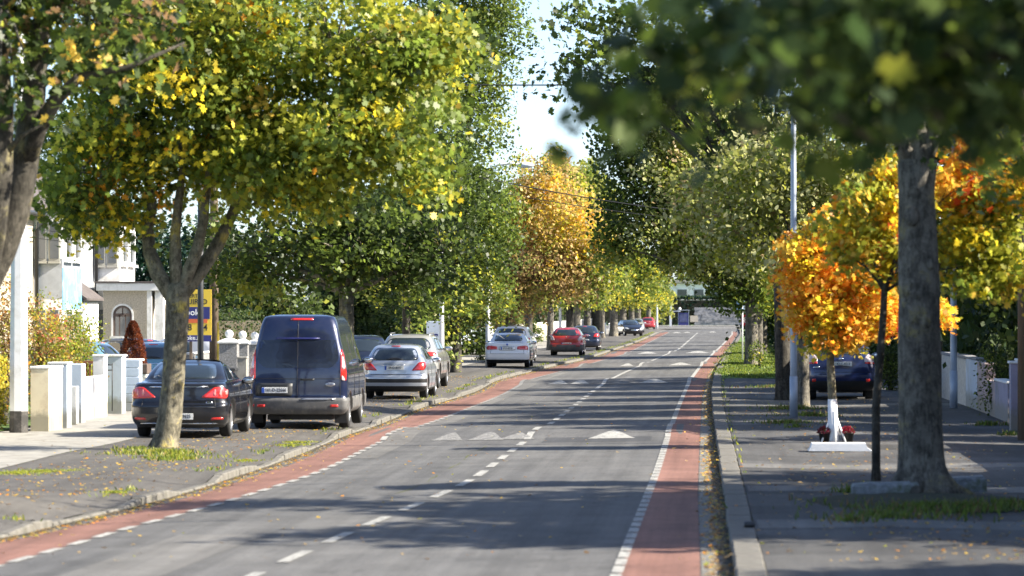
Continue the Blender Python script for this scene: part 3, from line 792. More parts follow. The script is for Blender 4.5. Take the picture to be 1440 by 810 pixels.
# fallen leaves, kerbside weeds
def litter(name, n, xf, y0, y1, spread, zf, pal, label, size=0.05):
    u = rng.uniform(0, 1, n); y = y0 * (y1 / y0) ** u
    x = xf(y) + rng.normal(size=n) * spread
    z = np.array([float(zf(a, b)) for a, b in zip(x, y)]) + 0.012
    me = leaves_mesh(name, np.stack([x, y, z], 1), (0, 0, 2.6), size, pal_pick(pal, n) * rng.uniform(.7, 1.3, (n, 1)), PENTA, 0.4, 0.2)
    return tag(link(name, me, M['leaf']), label, 'fallen leaves', kind='stuff')
LP = [(TAN, 4), (BRN, 4), (GOLD, 1.5), (ORA, 1), (YG, .7)]
litter('fallen_leaves', 3800, lambda y: kerb_right(y) - 0.11, 25, 220, 0.085, lambda a, b: max(0.006, 0), LP, 'brown fallen leaves lying in the right gutter')
litter('fallen_leaves', 3400, lambda y: kerb_left_f(y) + 0.14, 30, 330, 0.10, zroad, LP, 'tan fallen leaves lying along the left kerb', 0.055)
def zl(a, b): return zpav_l(a, b) if a < kerb_left_f(b) - .2 else zroad(a, b)
litter('fallen_leaves', 2600, lambda y: kerb_left_f(y) - 1.7, 35, 130, 1.0, zl, LP, 'scattered leaves on the left asphalt pavement')
litter('fallen_leaves', 1500, lambda y: kerb_right(y) + 2.3, 33, 110, 1.2, lambda a, b: zpav_r(a, b) if a > kerb_right(b) + .3 else .12, LP, 'scattered leaves on the right pavement')
litter('fallen_leaves', 260, lambda y: centre(y) - 1, 35, 110, 1.7, zroad, LP, 'few leaves scattered over the road surface')

sp = []
for a, b in RAISED:
    for _ in range(int(3 + (b - a) * 1.2)):
        y = random.uniform(a, b); sp.append((float(kerb_left_f(y)) - .2 - random.uniform(0, .35), y, PZL - .02, random.uniform(.06, .2)))
for y in np.arange(52, 150, 2.2): sp.append((float(kerb_right(y)) + .34, y + random.uniform(-1, 1), .11, random.uniform(.04, .13)))
blades('weeds', sp, 60, 0.07, None, 'short weeds growing along the kerb edges', 'weeds', col=[(G_LIGHT, 3), (YG, 3), (G_MID, 2)])
patches = [(gp(225, 640), .75), (gp(245, 648), .5), (gp(200, 636), .5)]
blades('grass', [(p.x, p.y, PZL, r) for p, r in patches], 420, 0.07, None, 'bright grass tuft growing round the lichened left trunk', 'grass')
moss_px = [(20, 668, .5), (60, 666, .55), (100, 665, .4), (345, 650, .25), (410, 628, .3), (420, 624, .3), (160, 695, .2)]
blades('grass', [(*gp(a, b)[:2], PZL - .01, r) for a, b, r in moss_px], 500, 0.03, None, 'flat mossy grass patches on the left pavement', 'grass', col=[(YG, 4), (G_LIGHT, 2)])
rp = [(1225, 688, .3), (1195, 692, .25), (1250, 690, .3), (1300, 716, .9), (1360, 716, .7), (1240, 728, .5), (1410, 712, .5), (1200, 735, .35), (1105, 596, .6), (1140, 585, .6), (1120, 602, .3), (1100, 545, .9), (1390, 598, .4), (1420, 612, .3), (1115, 575, .7)]
blades('grass', [(*gp(a, b, .11)[:2], .11, r) for a, b, r in rp], 220, 0.09, None, 'shaded grass at the feet of the right trunks and posts', 'grass', col=[(G_MID, 3), (G_LIGHT, 2), (BRN, 1)])
vs_ = [(random.uniform(float(kerb_right(y)) + .4, 3.4), y, .12, .45) for y in np.arange(121, 250, 0.35)]
blades('grass', vs_, 160, 0.08, None, 'long green grass of the far right verge', 'grass', w=0.02, col=[(G_MID, 3), (G_LIGHT, 3), (YG, .6)])

# ------------------------------------------------------------------ trees
def px_blob(px, py, rx, ry, Y, base, pal, dy=0.0, depth=None, k=1.0):
    """a lump of crown given where it shows, at road distance Y+dy"""
    p = wp(px, py, Y + dy); s = F / (Y + dy)
    return dict(c=(p.x - base[0], p.y - base[1], p.z - base[2]), r=(rx / s, depth or rx / s, ry / s), pal=pal, k=k)

PAL_L1 = [(G_MID, 2.6), (G_LIGHT, 6), (YG, 6), (YEL, .35), (GOLD, .12), (G_DARK, .5), (ORA, .04)]
PAL_L1d = [(G_MID, 3), (G_LIGHT, 4), (YG, 3.2), (YEL, .8), (GOLD, .6), (G_DARK, 1), (ORA, .1)]
PAL_GREEN = [(G_DARK, 4.5), (G_MID, 4), (G_LIGHT, 1), (YG, .15)]
PAL_FRESH = [(G_DARK, 1.5), (G_MID, 4), (G_LIGHT, 3), (YG, .8)]
PAL_OLV = [(OLV, 5), (SIL, 3), (G_LIGHT, 1.5), (YG, 2), (TAN, .5)]
PAL_ORANGE = [(ORA, 5), (GOLD, 4), (YEL, 3), (REDO, .25), (YG, 1.2)]
PAL_ORMIX = [(YEL, 4), (ORA, 1.6), (GOLD, 2.4), (YG, 4), (G_LIGHT, 1.6), (REDO, .15)]
PAL_YLG = [(YG, 5), (G_LIGHT, 3), (YEL, 2), (GOLD, .8)]
PAL_GOLD = [(GOLD, 2.2), (STRAW, 4), (TAN, 2), (ORA, .25), (YEL, 1), (YG, 2), (OLV, 1)]
PAL_GOLD_SHADE = [(BRN, 3), (TAN, 2.5), (STRAW, 1.5), (OLV, 3), (GOLD, .6)]  # brown grey leaf colours stand in for shade low in the golden crown
PAL_YGR = [(YG, 2), (G_LIGHT, 3.5), (G_MID, 3.5), (YEL, .35), (OLV, 1)]
PAL_L0 = [((.02,.035,.01), 2), (G_DARK, 4), (G_MID, 4), (G_LIGHT, 2), (YG, .8), (BRN, 1), (GOLD, .5)]
PAL_VERGE = [(G_MID, 3), (G_LIGHT, 3), (YG, .6)]
PAL_OLVG = [(OLV, 4), (G_LIGHT, 2), (YG, 2), (G_MID, 2), (SIL, .8)]
PAL_FAR = [(G_LIGHT, 3), (YG, 2.5), (OLV, 2)]

# L1: the trunk beside the black car, lichened, three limbs
b = gp(230, 633, PZL); Y = b.y
def rel(px, py, dy=0.0): return tuple(wp(px, py, Y + dy) - b)
tr = [(0, 0, -.15, .38), (0.0, 0, .03, .27), (*rel(233, 618), .225), (*rel(238, 590), .208), (*rel(243, 540), .196), (*rel(247, 480), .19), (*rel(250, 430), .20), (*rel(250, 414), .21), (*rel(251, 402), .19), (*rel(251, 396), .09)]
r1 = root('street_tree', b, 'street tree with yellow lichened trunk growing beside the black saloon', 'tree', 'maples lining the street')
PX = lambda *a, **k: px_blob(a[0], a[1], a[2], a[3], Y, b, a[4] if len(a) > 4 else PAL_L1, **k)
bl = [PX(150, 225, 110, 95, PAL_L1d, depth=2.2), PX(250, 120, 150, 120, PAL_L1d, depth=2.6), PX(380, 150, 140, 120, depth=2.4), PX(470, 200, 120, 75, depth=2.0, dy=-.6),
      PX(560, 150, 80, 90, depth=1.6, dy=-.8), PX(600, 240, 48, 38, depth=1.0, dy=-.6), PX(540, 60, 110, 80, depth=2.0), PX(350, 10, 200, 90, depth=3.0), PX(610, 60, 50, 60, depth=1.2, dy=-.4),
      PX(115, 285, 55, 40, PAL_L1d, depth=1.2), PX(330, 235, 90, 45, depth=1.8, dy=-.4, k=.8), PX(445, 262, 60, 30, depth=1.2, dy=-.4), PX(200, 40, 160, 80, PAL_L1d, depth=3.0)]
me, cc = foliage('crown', bl, 0.112, 62, 29, .27, MAPLE, bias=(0.5, -0.35, 0.35))
w = woody([(Vector(p[:3]), p[3]) for p in tr], [], [], Vector(tr[-1][:3]), .2, 0, 20, .05)
def limb(pxs, r0, r1_, n=10):
    pts = [Vector(rel(*q)) for q in pxs]; k = len(pts)
    w.tube(pts, [r0 + (r1_ - r0) * i / (k - 1) for i in range(k)], n, wob=.05)
limb([(246, 420), (222, 385, .1), (210, 355, .15), (207, 325, .15), (214, 290, .2), (206, 240, .3), (180, 190, .4)], .155, .05)
limb([(250, 412), (247, 370), (246, 330), (250, 290), (258, 230), (250, 150)], .125, .045)
limb([(252, 415), (262, 390), (277, 350, -.1), (286, 310, -.1), (292, 260, -.2), (300, 180, -.2)], .14, .045)
limb([(256, 412), (282, 380, .3), (305, 345, .4), (322, 310, .5), (335, 280, .6), (380, 200, .6), (450, 150, .4)], .155, .04)
limb([(292, 262, -.2), (340, 228, -.3), (430, 205, -.4), (520, 190, -.5)], .07, .03)
limb([(206, 245, .3), (150, 235, .3), (90, 250, .3)], .06, .02)
C0 = np.array([rel(300, 180), rel(250, 150), rel(430, 205), rel(380, 200), rel(180, 190), rel(500, 170), rel(335, 60), rel(470, 80)])
for i in rng.choice(len(cc), 240, replace=False):
    c = cc[i]; j = int(np.argmin(((C0 - c) ** 2).sum(1))); a = Vector(C0[j]); q = Vector(c); m1 = a.lerp(q, .5) + Vector((0, 0, .08 * (q - a).length))
    w.tube([a, m1, q], [.028, .018, .006], 5, caps=False)
w.build('trunk', M['barkl'], r1, fix=False); link('crown', me, M['leaf'], r1)

# L0: the two-stemmed tree at the left edge of the picture, its foot outside it
b = gp(-48, 712, PZL); Y = b.y
r0_ = root('street_tree', b, 'forked tree with mottled bark leaning in at the left edge', 'tree', 'maples lining the street')
def rel(px, py, dy=0.0): return tuple(wp(px, py, Y + dy) - b)
w = MB()
w.tube([(0, 0, -.1), (0, 0, .1), rel(-40, 600), rel(-42, 480), rel(-26, 400), rel(-2, 350), rel(18, 300), rel(30, 250), rel(40, 200), rel(46, 150), rel(52, 80), rel(60, 10), rel(64, -60)], [.34, .29, .25, .23, .225, .215, .205, .19, .17, .15, .13, .10, .05], 18, wob=.04)
w.tube([rel(34, 240), rel(52, 185, -.2), rel(78, 140, -.3), (rel(112, 108, -.4))], [.12, .11, .09, .06], 10, wob=.06)
w.tube([rel(112, 108, -.4), rel(180, 95, -.4), rel(260, 60, -.3)], [.055, .035, .015], 7)
w.tube([rel(-30, 410), rel(-12, 330, -.4), rel(0, 240, -.5), rel(2, 150, -.5), rel(-6, 40, -.5), rel(-20, -60, -.5)], [.2, .18, .15, .14, .12, .1], 14, wob=.05)
w.tube([rel(2, 225, -.5), rel(30, 190, -.6), rel(60, 175, -.7)], [.05, .03, .01], 6)
bl = [px_blob(60, 30, 110, 55, Y, b, PAL_L0, depth=1.8), px_blob(160, 10, 110, 45, Y, b, PAL_L0, depth=1.5), px_blob(-40, 60, 90, 110, Y, b, PAL_L0, depth=1.8), px_blob(100, -60, 160, 60, Y, b, PAL_L0, depth=2), px_blob(20, 90, 70, 50, Y, b, PAL_L0, depth=.8, dy=-1.2), px_blob(130, 70, 60, 36, Y, b, PAL_L0, depth=.8, dy=-.8)]
me, cc = foliage('crown', bl, .13, 22, 26, .32, MAPLE, bias=(0.3, -0.2, .5))
for i in rng.choice(len(cc), 40, replace=False):
    c = Vector(cc[i]); a = Vector(rel(60, 10)) if c.x > 1.3 else Vector(rel(0, 0, -.5)); w.tube([a, a.lerp(c, .5) + Vector((0, 0, .1)), c], [.03, .02, .006], 5, caps=False)
w.build('trunk', M['bark'], r0_, fix=False); link('crown', me, M['leaf'], r0_)

def street_tree(px, Y, z, label, r, crown, fork_z=2.6, group='maples lining the street', **k):
    """px: where the trunk meets the ground"""
    s = F / Y; p = wp(px, 435 + CAMH * s, Y); b = Vector((p.x, Y, z))
    blobs = [px_blob(c[0], c[1], c[2], c[3], Y, b, c[4], dy=c[5] if len(c) > 5 else 0, depth=c[6] if len(c) > 6 else min(3.0, 1.2 * c[2] / s), k=k.get('kd', 1.0)) for c in crown]
    k.pop('kd', None)
    lean = k.pop('lean', 0.0)
    tr = [(0, 0, -.2, r * 1.6), (0, 0, .05, r * 1.22), (lean * .3, 0, .6, r * 1.02), (lean * .7, 0, fork_z * .6, r * .95), (lean, 0, fork_z, r * .98)]
    limbs = [tuple(Vector(bb['c']) + Vector(rng.normal(size=3) * .3)) for bb in blobs]
    return tree('street_tree', b, label, tr, limbs, blobs, group=group, **k)

# L2..: the left row
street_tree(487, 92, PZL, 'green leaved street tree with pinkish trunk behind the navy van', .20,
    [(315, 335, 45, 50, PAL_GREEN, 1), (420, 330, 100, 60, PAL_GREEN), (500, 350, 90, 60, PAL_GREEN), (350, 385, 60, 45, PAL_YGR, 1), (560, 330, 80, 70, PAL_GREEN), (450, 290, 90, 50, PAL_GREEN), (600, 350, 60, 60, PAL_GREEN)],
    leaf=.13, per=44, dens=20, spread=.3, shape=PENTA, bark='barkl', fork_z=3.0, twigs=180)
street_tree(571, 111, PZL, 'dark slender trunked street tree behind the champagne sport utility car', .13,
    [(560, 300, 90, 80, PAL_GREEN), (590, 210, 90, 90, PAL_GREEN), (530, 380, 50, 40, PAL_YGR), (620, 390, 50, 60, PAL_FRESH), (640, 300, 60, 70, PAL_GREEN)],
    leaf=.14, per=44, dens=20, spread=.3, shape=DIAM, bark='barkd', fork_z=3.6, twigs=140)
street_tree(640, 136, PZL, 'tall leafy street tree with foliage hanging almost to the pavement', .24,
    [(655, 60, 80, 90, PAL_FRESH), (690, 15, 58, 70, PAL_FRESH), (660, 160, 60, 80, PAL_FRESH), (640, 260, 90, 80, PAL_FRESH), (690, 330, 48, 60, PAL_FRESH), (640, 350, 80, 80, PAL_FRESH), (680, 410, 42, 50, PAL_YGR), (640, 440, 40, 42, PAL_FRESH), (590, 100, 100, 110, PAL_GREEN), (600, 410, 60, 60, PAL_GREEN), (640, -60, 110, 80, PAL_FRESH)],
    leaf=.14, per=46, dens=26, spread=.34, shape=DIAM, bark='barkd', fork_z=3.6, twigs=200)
street_tree(717, 168, PZL, 'golden orange street tree behind the white saloon', .22,
    [(765, 250, 45, 42, PAL_GOLD), (790, 300, 60, 50, PAL_GOLD), (845, 372, 34, 30, PAL_YGR), (850, 335, 22, 22, PAL_GOLD), (745, 310, 50, 55, PAL_GOLD), (820, 335, 35, 35, PAL_GOLD), (760, 370, 65, 45, PAL_GOLD_SHADE), (725, 405, 45, 34, PAL_GOLD_SHADE), (800, 385, 45, 30, PAL_GOLD_SHADE), (735, 275, 30, 40, PAL_GOLD), (706, 430, 32, 20, PAL_GOLD_SHADE)],
    leaf=.17, per=26, dens=34, spread=.36, shape=DIAM, bark='barkl', fork_z=2.8, twigs=160)
street_tree(801, 236, PZL, 'yellow green street tree with a dark trunk behind the red hatchback', .26,
    [(800, 388, 50, 30, PAL_YGR), (840, 373, 40, 34, PAL_YGR), (770, 400, 34, 22, PAL_YGR), (820, 408, 50, 14, PAL_YGR), (830, 345, 40, 30, PAL_YGR)],
    leaf=.2, per=26, dens=30, spread=.38, shape=DIAM, bark='barkd', fork_z=2.6, twigs=100)
src = street_tree(863, 318, PZL, 'far street tree with a thick grey trunk beside the black car', .36,
    [(865, 378, 42, 34, PAL_YGR), (900, 388, 30, 26, PAL_YGR), (840, 393, 32, 24, PAL_YGR), (885, 358, 34, 24, PAL_YGR), (872, 408, 42, 13, PAL_YGR)],
    leaf=.24, per=26, dens=24, spread=.45, shape=DIAM, bark='barkg', fork_z=3.0, twigs=80)
def again(src, px, Y, sc, rz, label, z=PZL):
    s = F / Y; p = wp(px, 435 + CAMH * s, Y)
    o = copy_tree(src); o.location = (p.x, Y, z); o.rotation_euler = (0, 0, rz); o.scale = (sc, sc, max(sc, .93)); o['label'] = label
    return o
again(src, 811, 250, .80, 1.2, 'dark trunked street tree just beyond the red hatchback')
again(src, 743, 184, .62, 2.0, 'small street tree between the golden tree and the red hatchback')
again(src, 826, 268, .78, 2.9, 'street tree standing beyond the dark blue hatchback')
again(src, 774, 210, .58, 4.0, 'slender street tree just left of the red hatchback')
again(src, 847, 298, .60, .5, 'slender dark trunk left of the thick grey far trunk')
again(src, 876, 345, .95, 4.2, 'street tree rising directly behind the black car')
again(src, 888, 372, .9, 5.3, 'street tree between the black car and the far red car')
again(src, 897, 398, 1.0, .9, 'street tree leaning over the far red car')
again(src, 912, 444, .85, 2.2, 'last street tree of the left row beside the far red car')
again(src, 908, 560, 1.0, 3.0, 'tree behind the far green hedge, left of the white building')

# R0: thick trunk at the right with the crown out of the top of the frame
b = gp(1297, 697, .11); Y = b.y
def rel(px, py, dy=0.0): return tuple(wp(px, py, Y + dy) - b)
rr_ = root('street_tree', b, 'thick grey trunk standing between kerb stones on the right pavement', 'tree', 'maples lining the street')
w = MB(); s_ = F / Y
w.tube([rel(1298, 720), rel(1298, 700), rel(1297, 680), rel(1295, 640), rel(1293, 560), rel(1291, 480), rel(1292, 400), rel(1292, 330), rel(1290, 270), rel(1290, 225)],
       [v / s_ for v in (60, 47, 36, 31.5, 30, 29, 29, 27, 25, 28)], 26, wob=.05)
for a_, l_, r_ in ((200, .62, .13), (255, .5, .11), (310, .6, .14), (345, .7, .12), (140, .5, .11), (30, .5, .12)):
    ca_, sa_ = math.cos(R(a_)), math.sin(R(a_)); o0 = Vector(rel(1297, 697)); w.tube([o0 + Vector((ca_ * .12, sa_ * .12, .52)), o0 + Vector((ca_ * .24, sa_ * .24, .22)), o0 + Vector((ca_ * .40, sa_ * .40, .07)), o0 + Vector((ca_ * l_, sa_ * l_, -.03))], [.12, r_, r_ * .8, r_ * .35], 10, wob=.06)
for px_, py_, rr9 in ((1281, 305, .085), (1300, 452, .06), (1284, 560, .05), (1306, 372, .05)):
    q9 = Vector(rel(px_, py_)); w.sphere((q9.x, q9.y - .24, q9.z), rr9, 12, 8, sc=(1.1, .8, 1.5))
for tg, rr0 in (((1220, 120), .2), ((1290, 90), .2), ((1360, 130), .17), ((1160, 60, -1), .1), ((1420, 60, .8), .1)):
    q = Vector(rel(*tg)); a = Vector(rel(1290, 235)); w.tube(bez(a, a.lerp(q, .5) + Vector((0, 0, .2)), q, 6), [rr0, rr0 * .8, rr0 * .66, rr0 * .5, rr0 * .35, rr0 * .2], 10, wob=.05)
bl = [px_blob(1230, 120, 120, 70, Y, b, PAL_GREEN, depth=1.5), px_blob(1340, 110, 110, 80, Y, b, PAL_GREEN, depth=1.5), px_blob(1280, 30, 170, 60, Y, b, PAL_GREEN, depth=1.6), px_blob(1420, 190, 50, 60, Y, b, PAL_L1, depth=1)]
me, cc = foliage('crown', bl, .13, 22, 22, .32, MAPLE)
for i in rng.choice(len(cc), 60, replace=False):
    c = Vector(cc[i]); a = Vector(rel(1260, 140)) if c.x < 0 else Vector(rel(1350, 130)); w.tube([a, a.lerp(c, .5) + Vector((0, 0, .1)), c], [.03, .02, .006], 5, caps=False)
w.build('trunk', M['barkg'], rr_, fix=False); link('crown', me, M['leaf'], rr_)

# R0b: slim autumn tree beside it
b = gp(1232, 674, .11); Y = b.y
tree('street_tree', b, 'slim young tree with yellow and orange leaves beside the thick trunk',
     [(0, 0, -.1, .075), (0, 0, .2, .062), (.0, 0, 1.0, .058), (.06, 0, 1.7, .055), (.1, 0, 2.3, .05), (.12, 0, 2.7, .045)],
     [tuple(wp(p[0], p[1], Y) - b) for p in ((1200, 300), (1260, 280), (1330, 330), (1370, 250), (1400, 370), (1180, 360))],
     [px_blob(*a[:4], Y, b, a[4], depth=.75, dy=a[5]) for a in ((1215, 300, 55, 50, PAL_ORMIX, 0), (1262, 260, 40, 48, PAL_ORMIX, 0), (1345, 250, 48, 55, PAL_ORANGE, .6), (1375, 215, 26, 30, PAL_ORANGE, .6),
      (1390, 310, 50, 50, PAL_YLG, .5), (1350, 340, 45, 40, PAL_YLG, .4), (1410, 375, 45, 30, PAL_YLG, .2), (1375, 395, 40, 18, PAL_YLG, .2), (1195, 335, 34, 30, PAL_ORMIX, 0), (1250, 350, 30, 40, PAL_ORMIX, .3), (1440, 260, 40, 60, PAL_ORMIX, .5))],
     group='young autumn trees', leaf=.088, per=34, dens=120, spread=.13, shape=MAPLE, bark='barkd', twigs=120, seg=10, wob=.03)
# R1: small orange tree with a whitewashed foot
b = gp(1172, 622, .11); Y = b.y
t = tree('young_tree', b, 'small orange tree with whitewashed trunk foot and stakes', 
     [(0, 0, -.05, .10), (0, 0, .1, .088), (-.02, 0, .75, .075), (-.05, 0, 1.35, .068), (-.06, 0, 1.75, .06), (-.06, 0, 2.0, .05)],
     [tuple(wp(p[0], p[1], Y) - b) for p in ((1130, 390), (1180, 380), (1225, 400), (1150, 440), (1210, 450), (1170, 330))],
     [px_blob(*a[:4], Y, b, a[4], depth=.7, dy=a[5]) for a in ((1132, 385, 40, 48, PAL_ORANGE, 0), (1180, 370, 50, 52, PAL_ORANGE, 0), (1225, 400, 38, 44, PAL_ORANGE, 0), (1150, 435, 46, 34, PAL_ORANGE, 0), (1205, 450, 40, 30, PAL_ORANGE, 0),
      (1180, 320, 42, 34, PAL_ORMIX, .2), (1122, 345, 24, 22, PAL_ORANGE, 0), (1170, 470, 44, 16, PAL_ORMIX, 0), (1240, 340, 26, 34, PAL_ORMIX, .2), (1248, 440, 26, 28, PAL_ORANGE, .3), (1320, 435, 17, 17, PAL_ORANGE, -.5))],
     group='young autumn trees', leaf=.088, per=34, dens=140, spread=.135, shape=MAPLE, bark='barkl', twigs=110, seg=12, wob=.03)
w = MB(); w.tube([(0, 0, -.02), (0, 0, .1), (-.02, 0, .76)], [.104, .094, .080], 14); w.build('whitewash', M['mat_white'], t)['label'] = 'whitewashed foot of the trunk'
for sx in (-1, 1):
    w = MB(); w.tube([(sx * .21, -.10, 0), (sx * .05, -.02, .46)], [.018, .017], 8); w.build('stake', M['mat_white'], t)
w = MB(); w.tube([(.02, -.13, 0), (.015, -.09, .55)], [.03, .026], 8); w.build('stake', M['mat_white'], t)

# slab and flower pots at its foot
q = gp(1179, 634, .11); w = MB(); w.prism([(-.50, 0), (.55, 0), (.47, .06), (.44, .125), (-.44, .125), (-.46, .07)], -.28, .28)
tag(w.build('stone_slab', M['mat_white'], None, (q.x, q.y, .115)), 'white painted slab lying before the small orange tree', 'slab')
for px, lb in ((1160, 'red heather pot left of the whitewashed trunk'), (1192, 'red heather pot right of the whitewashed trunk')):
    q = gp(px, 622, .11); r = root('flower_pot', (q.x, q.y, .115), lb, 'flower pot', 'red flower pots')
    w = MB(); w.lathe([(.085, 0), (.11, .15), (.12, .15), (.12, .17), (.10, .17), (.10, .13)], 16); w.build('pot', M['black'], r)
    n = 500; d = rng.normal(size=(n, 3)); d /= np.linalg.norm(d, axis=1)[:, None]; d[:, 2] = np.abs(d[:, 2]) * .9; pos = d * rng.uniform(.6, 1, (n, 1)) * .145 + np.array([0, 0, .16])
    link('flowers', leaves_mesh('flowers', pos, (0, 0, .6), .03, pal_pick([((.22, .01, .03), 3), ((.12, .01, .02), 2), (G_DARK, 1)], n)), M['leaf'], r)

# R2 pair and the lawn trees
street_tree(1103, 93, .11, 'dark trunk behind the grey lamp post, its boughs over the road', .20,
    [(1080, 130, 110, 80, PAL_GREEN), (960, 100, 70, 50, PAL_GREEN), (870, 70, 60, 46, PAL_GREEN), (800, 95, 36, 26, PAL_GREEN), (838, 120, 34, 20, PAL_GREEN), (900, 140, 50, 40, PAL_GREEN), (850, 20, 50, 34, PAL_GREEN), (1000, 40, 110, 60, PAL_GREEN), (820, 25, 40, 28, PAL_GREEN), (900, 20, 60, 30, PAL_GREEN), (1180, 60, 110, 70, PAL_OLVG), (1085, 300, 70, 60, PAL_OLV)],
    leaf=.17, per=18, dens=20, spread=.4, shape=MAPLE, bark='barkd', fork_z=3.6, twigs=200, lean=-.1)
street_tree(1129, 86, .11, 'grey trunk just right of the lamp post behind the orange tree', .15,
    [(1160, 210, 100, 60, PAL_OLV), (1220, 250, 90, 60, PAL_OLV), (1080, 240, 90, 60, PAL_OLV), (1010, 270, 80, 60, PAL_OLV), (1060, 330, 80, 50, PAL_OLV), (1240, 150, 90, 70, PAL_OLV)],
    leaf=.11, per=46, dens=26, spread=.32, shape=PENTA, bark='barkg', fork_z=3.2, twigs=200)
src2 = street_tree(1057, 147, .12, 'thick verge tree behind the bus stop sign', .27,
    [(880, 200, 42, 45, PAL_GREEN), (900, 280, 60, 60, PAL_GREEN), (950, 318, 70, 48, PAL_OLVG), (1020, 352, 62, 42, PAL_OLVG), (900, 150, 60, 50, PAL_GREEN), (970, 230, 80, 60, PAL_OLV), (1060, 300, 90, 60, PAL_OLV), (1025, 396, 36, 26, PAL_GREEN), (1075, 400, 40, 25, PAL_YGR), (968, 352, 40, 26, PAL_OLVG), (980, 130, 90, 70, PAL_OLVG), (860, 345, 30, 20, PAL_YGR)],
    leaf=.15, per=40, dens=30, spread=.38, shape=PENTA, bark='barkg', fork_z=3.0, twigs=200)
again(src2, 1066, 163, .85, .7, 'sunlit pale trunk just behind the thick verge tree', .12)
again(src2, 1073, 182, .8, 2.2, 'third pale trunk in the verge row, right of its neighbours', .12)
again(src2, 1070, 215, .7, 3.9, 'verge tree beyond the three close trunks', .12)
again(src2, 1068, 262, .62, 5.1, 'far verge tree on the right, halfway to the cross road', .12)
again(src2, 1070, 330, .62, 1.1, 'last verge tree on the right before the cross road', .12)

# the near maple whose low branches hang before the lens
b = Vector((4.6, 14.5, .11))
fb = []
for (x, y, z, rx, ry, rz, k) in ((.10, 13, 3.60, .16, 1.6, .10, .8), (.30, 13.5, 3.57, .3, 2.2, .20, .9), (.6, 13.5, 3.54, .45, 2.4, .22, .9), (1.0, 14, 3.56, .5, 2.4, .24, .9), (1.5, 14, 3.60, .5, 2.4, .30, .9),
                                (.42, 12.5, 3.36, .10, .6, .10, 1.3), (.16, 13.6, 3.38, .08, .5, .12, 1.3), (.75, 13.0, 3.33, .10, .6, .09, 1.3), (1.12, 13.5, 3.34, .1, .7, .12, 1.2), (-.30, 12.6, 3.30, .05, .3, .10, 1.3), (-.1, 13.2, 3.45, .1, .5, .08, 1),
                                (.6, 13, 3.7, .7, 2.6, .25, .9), (1.4, 14, 3.8, 1.0, 2.6, .4, .9), (2.6, 14, 4.0, 1.2, 2.4, .8, .8), (3.6, 14.5, 5.0, 2.4, 2.8, 1.3, .8), (1.6, 14.5, 4.5, 1.6, 2.6, .6, .8)):
    fb.append(dict(c=(x - b.x, y - b.y, z - b.z), r=(rx, ry, rz), pal=[((.022,.04,.012), 4), (G_DARK, 4), (G_MID, 2.8), (G_LIGHT, 1.4), (YG, .45)], k=k))  # dark leaf tones deepen crown shade, yellow green ones stand in for lit spots
tree('street_tree', b, 'near maple whose dark blurred branches hang across the top right corner',
     [(0, 0, -.1, .36), (0, 0, .1, .28), (0, 0, 1.2, .24), (-.1, 0, 2.4, .23), (-.1, 0, 3.0, .22)],
     [(-3.6, -1, 3.3), (-3.2, .4, 3.4), (-2.6, -1.6, 3.5), (-1.2, 0, 4.2), (.6, .8, 4.8), (-.3, -1, 4.6), (-4.3, -1.6, 3.3)], fb,
     leaf=.10, per=18, dens=50, spread=.15, shape=MAPLE, bark='bark', twigs=140, group='maples lining the street')

# background and garden trees
def bush(name, label, cat, x, y, z, blobs, **k):
    b = Vector((x, y, z)); r = root(name, b, label, cat, k.pop('group', None))
    bark = k.pop('bark', 'barkd'); lm = k.pop('lmat', 'leaf_dull'); tk = k.pop('trunk', True); fz = k.pop('fork_z', .3)
    me, cc = foliage('crown', [dict(c=c, r=rr, pal=p, k=1) for c, rr, p in blobs], **k)
    link('crown' if tk else 'foliage', me, M[lm], r)
    tr_ = k.get('r', None)
    top = max(c[2] for c, rr, p in blobs)
    w = woody([(Vector((0, 0, -.1)), .03 * top + .04), (Vector((0, 0, fz)), .03 * top + .02)], [tuple(Vector(c)) for c, rr, p in blobs], cc, Vector((0, 0, fz)), .03 * top + .03, 40, 8)
    w.build('trunk' if tk else 'stem', M[bark], r, fix=False)
    return r
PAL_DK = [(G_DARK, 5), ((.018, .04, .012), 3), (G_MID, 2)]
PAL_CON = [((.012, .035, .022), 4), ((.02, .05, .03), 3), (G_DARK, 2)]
def gtree(label, px, Y, top_py, wpx, pal, low=.2, n=6, leaf=.22, per=28, dens=22, name='garden_tree'):
    s = F / Y; p = wp(px, 435 + CAMH * s, Y); H = CAMH + (435 - top_py) / s; W_ = wpx / s
    bl = [((rng.uniform(-.35, .35) * W_, rng.uniform(-.2, .2) * W_, H * (low + (.88 - low) * (i + .5) / n)), (W_ * .5 * (1.1 - .5 * i / n), W_ * .45, H * .55 / n * 1.5), pal) for i in range(n)]
    return bush(name, label, 'tree', p.x, Y, .05, bl, leaf=leaf, per=per, dens=dens, spread=.42, fork_z=H * low * .6)
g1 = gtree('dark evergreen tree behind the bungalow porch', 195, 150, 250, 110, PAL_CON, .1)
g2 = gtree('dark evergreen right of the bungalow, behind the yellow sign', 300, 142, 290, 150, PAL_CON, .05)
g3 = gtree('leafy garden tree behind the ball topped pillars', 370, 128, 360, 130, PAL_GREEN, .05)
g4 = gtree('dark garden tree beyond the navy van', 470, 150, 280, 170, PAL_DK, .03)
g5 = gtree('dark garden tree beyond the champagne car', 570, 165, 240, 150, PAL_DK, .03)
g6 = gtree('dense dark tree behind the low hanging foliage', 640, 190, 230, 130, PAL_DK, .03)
gtree('sunlit garden shrub between the navy van and the silver hatchback', 600, 128, 445, 60, PAL_YGR, .1, 3, leaf=.15)
gtree('tall garden tree at the left edge behind the houses', 60, 175, 120, 200, PAL_GREEN, .2)
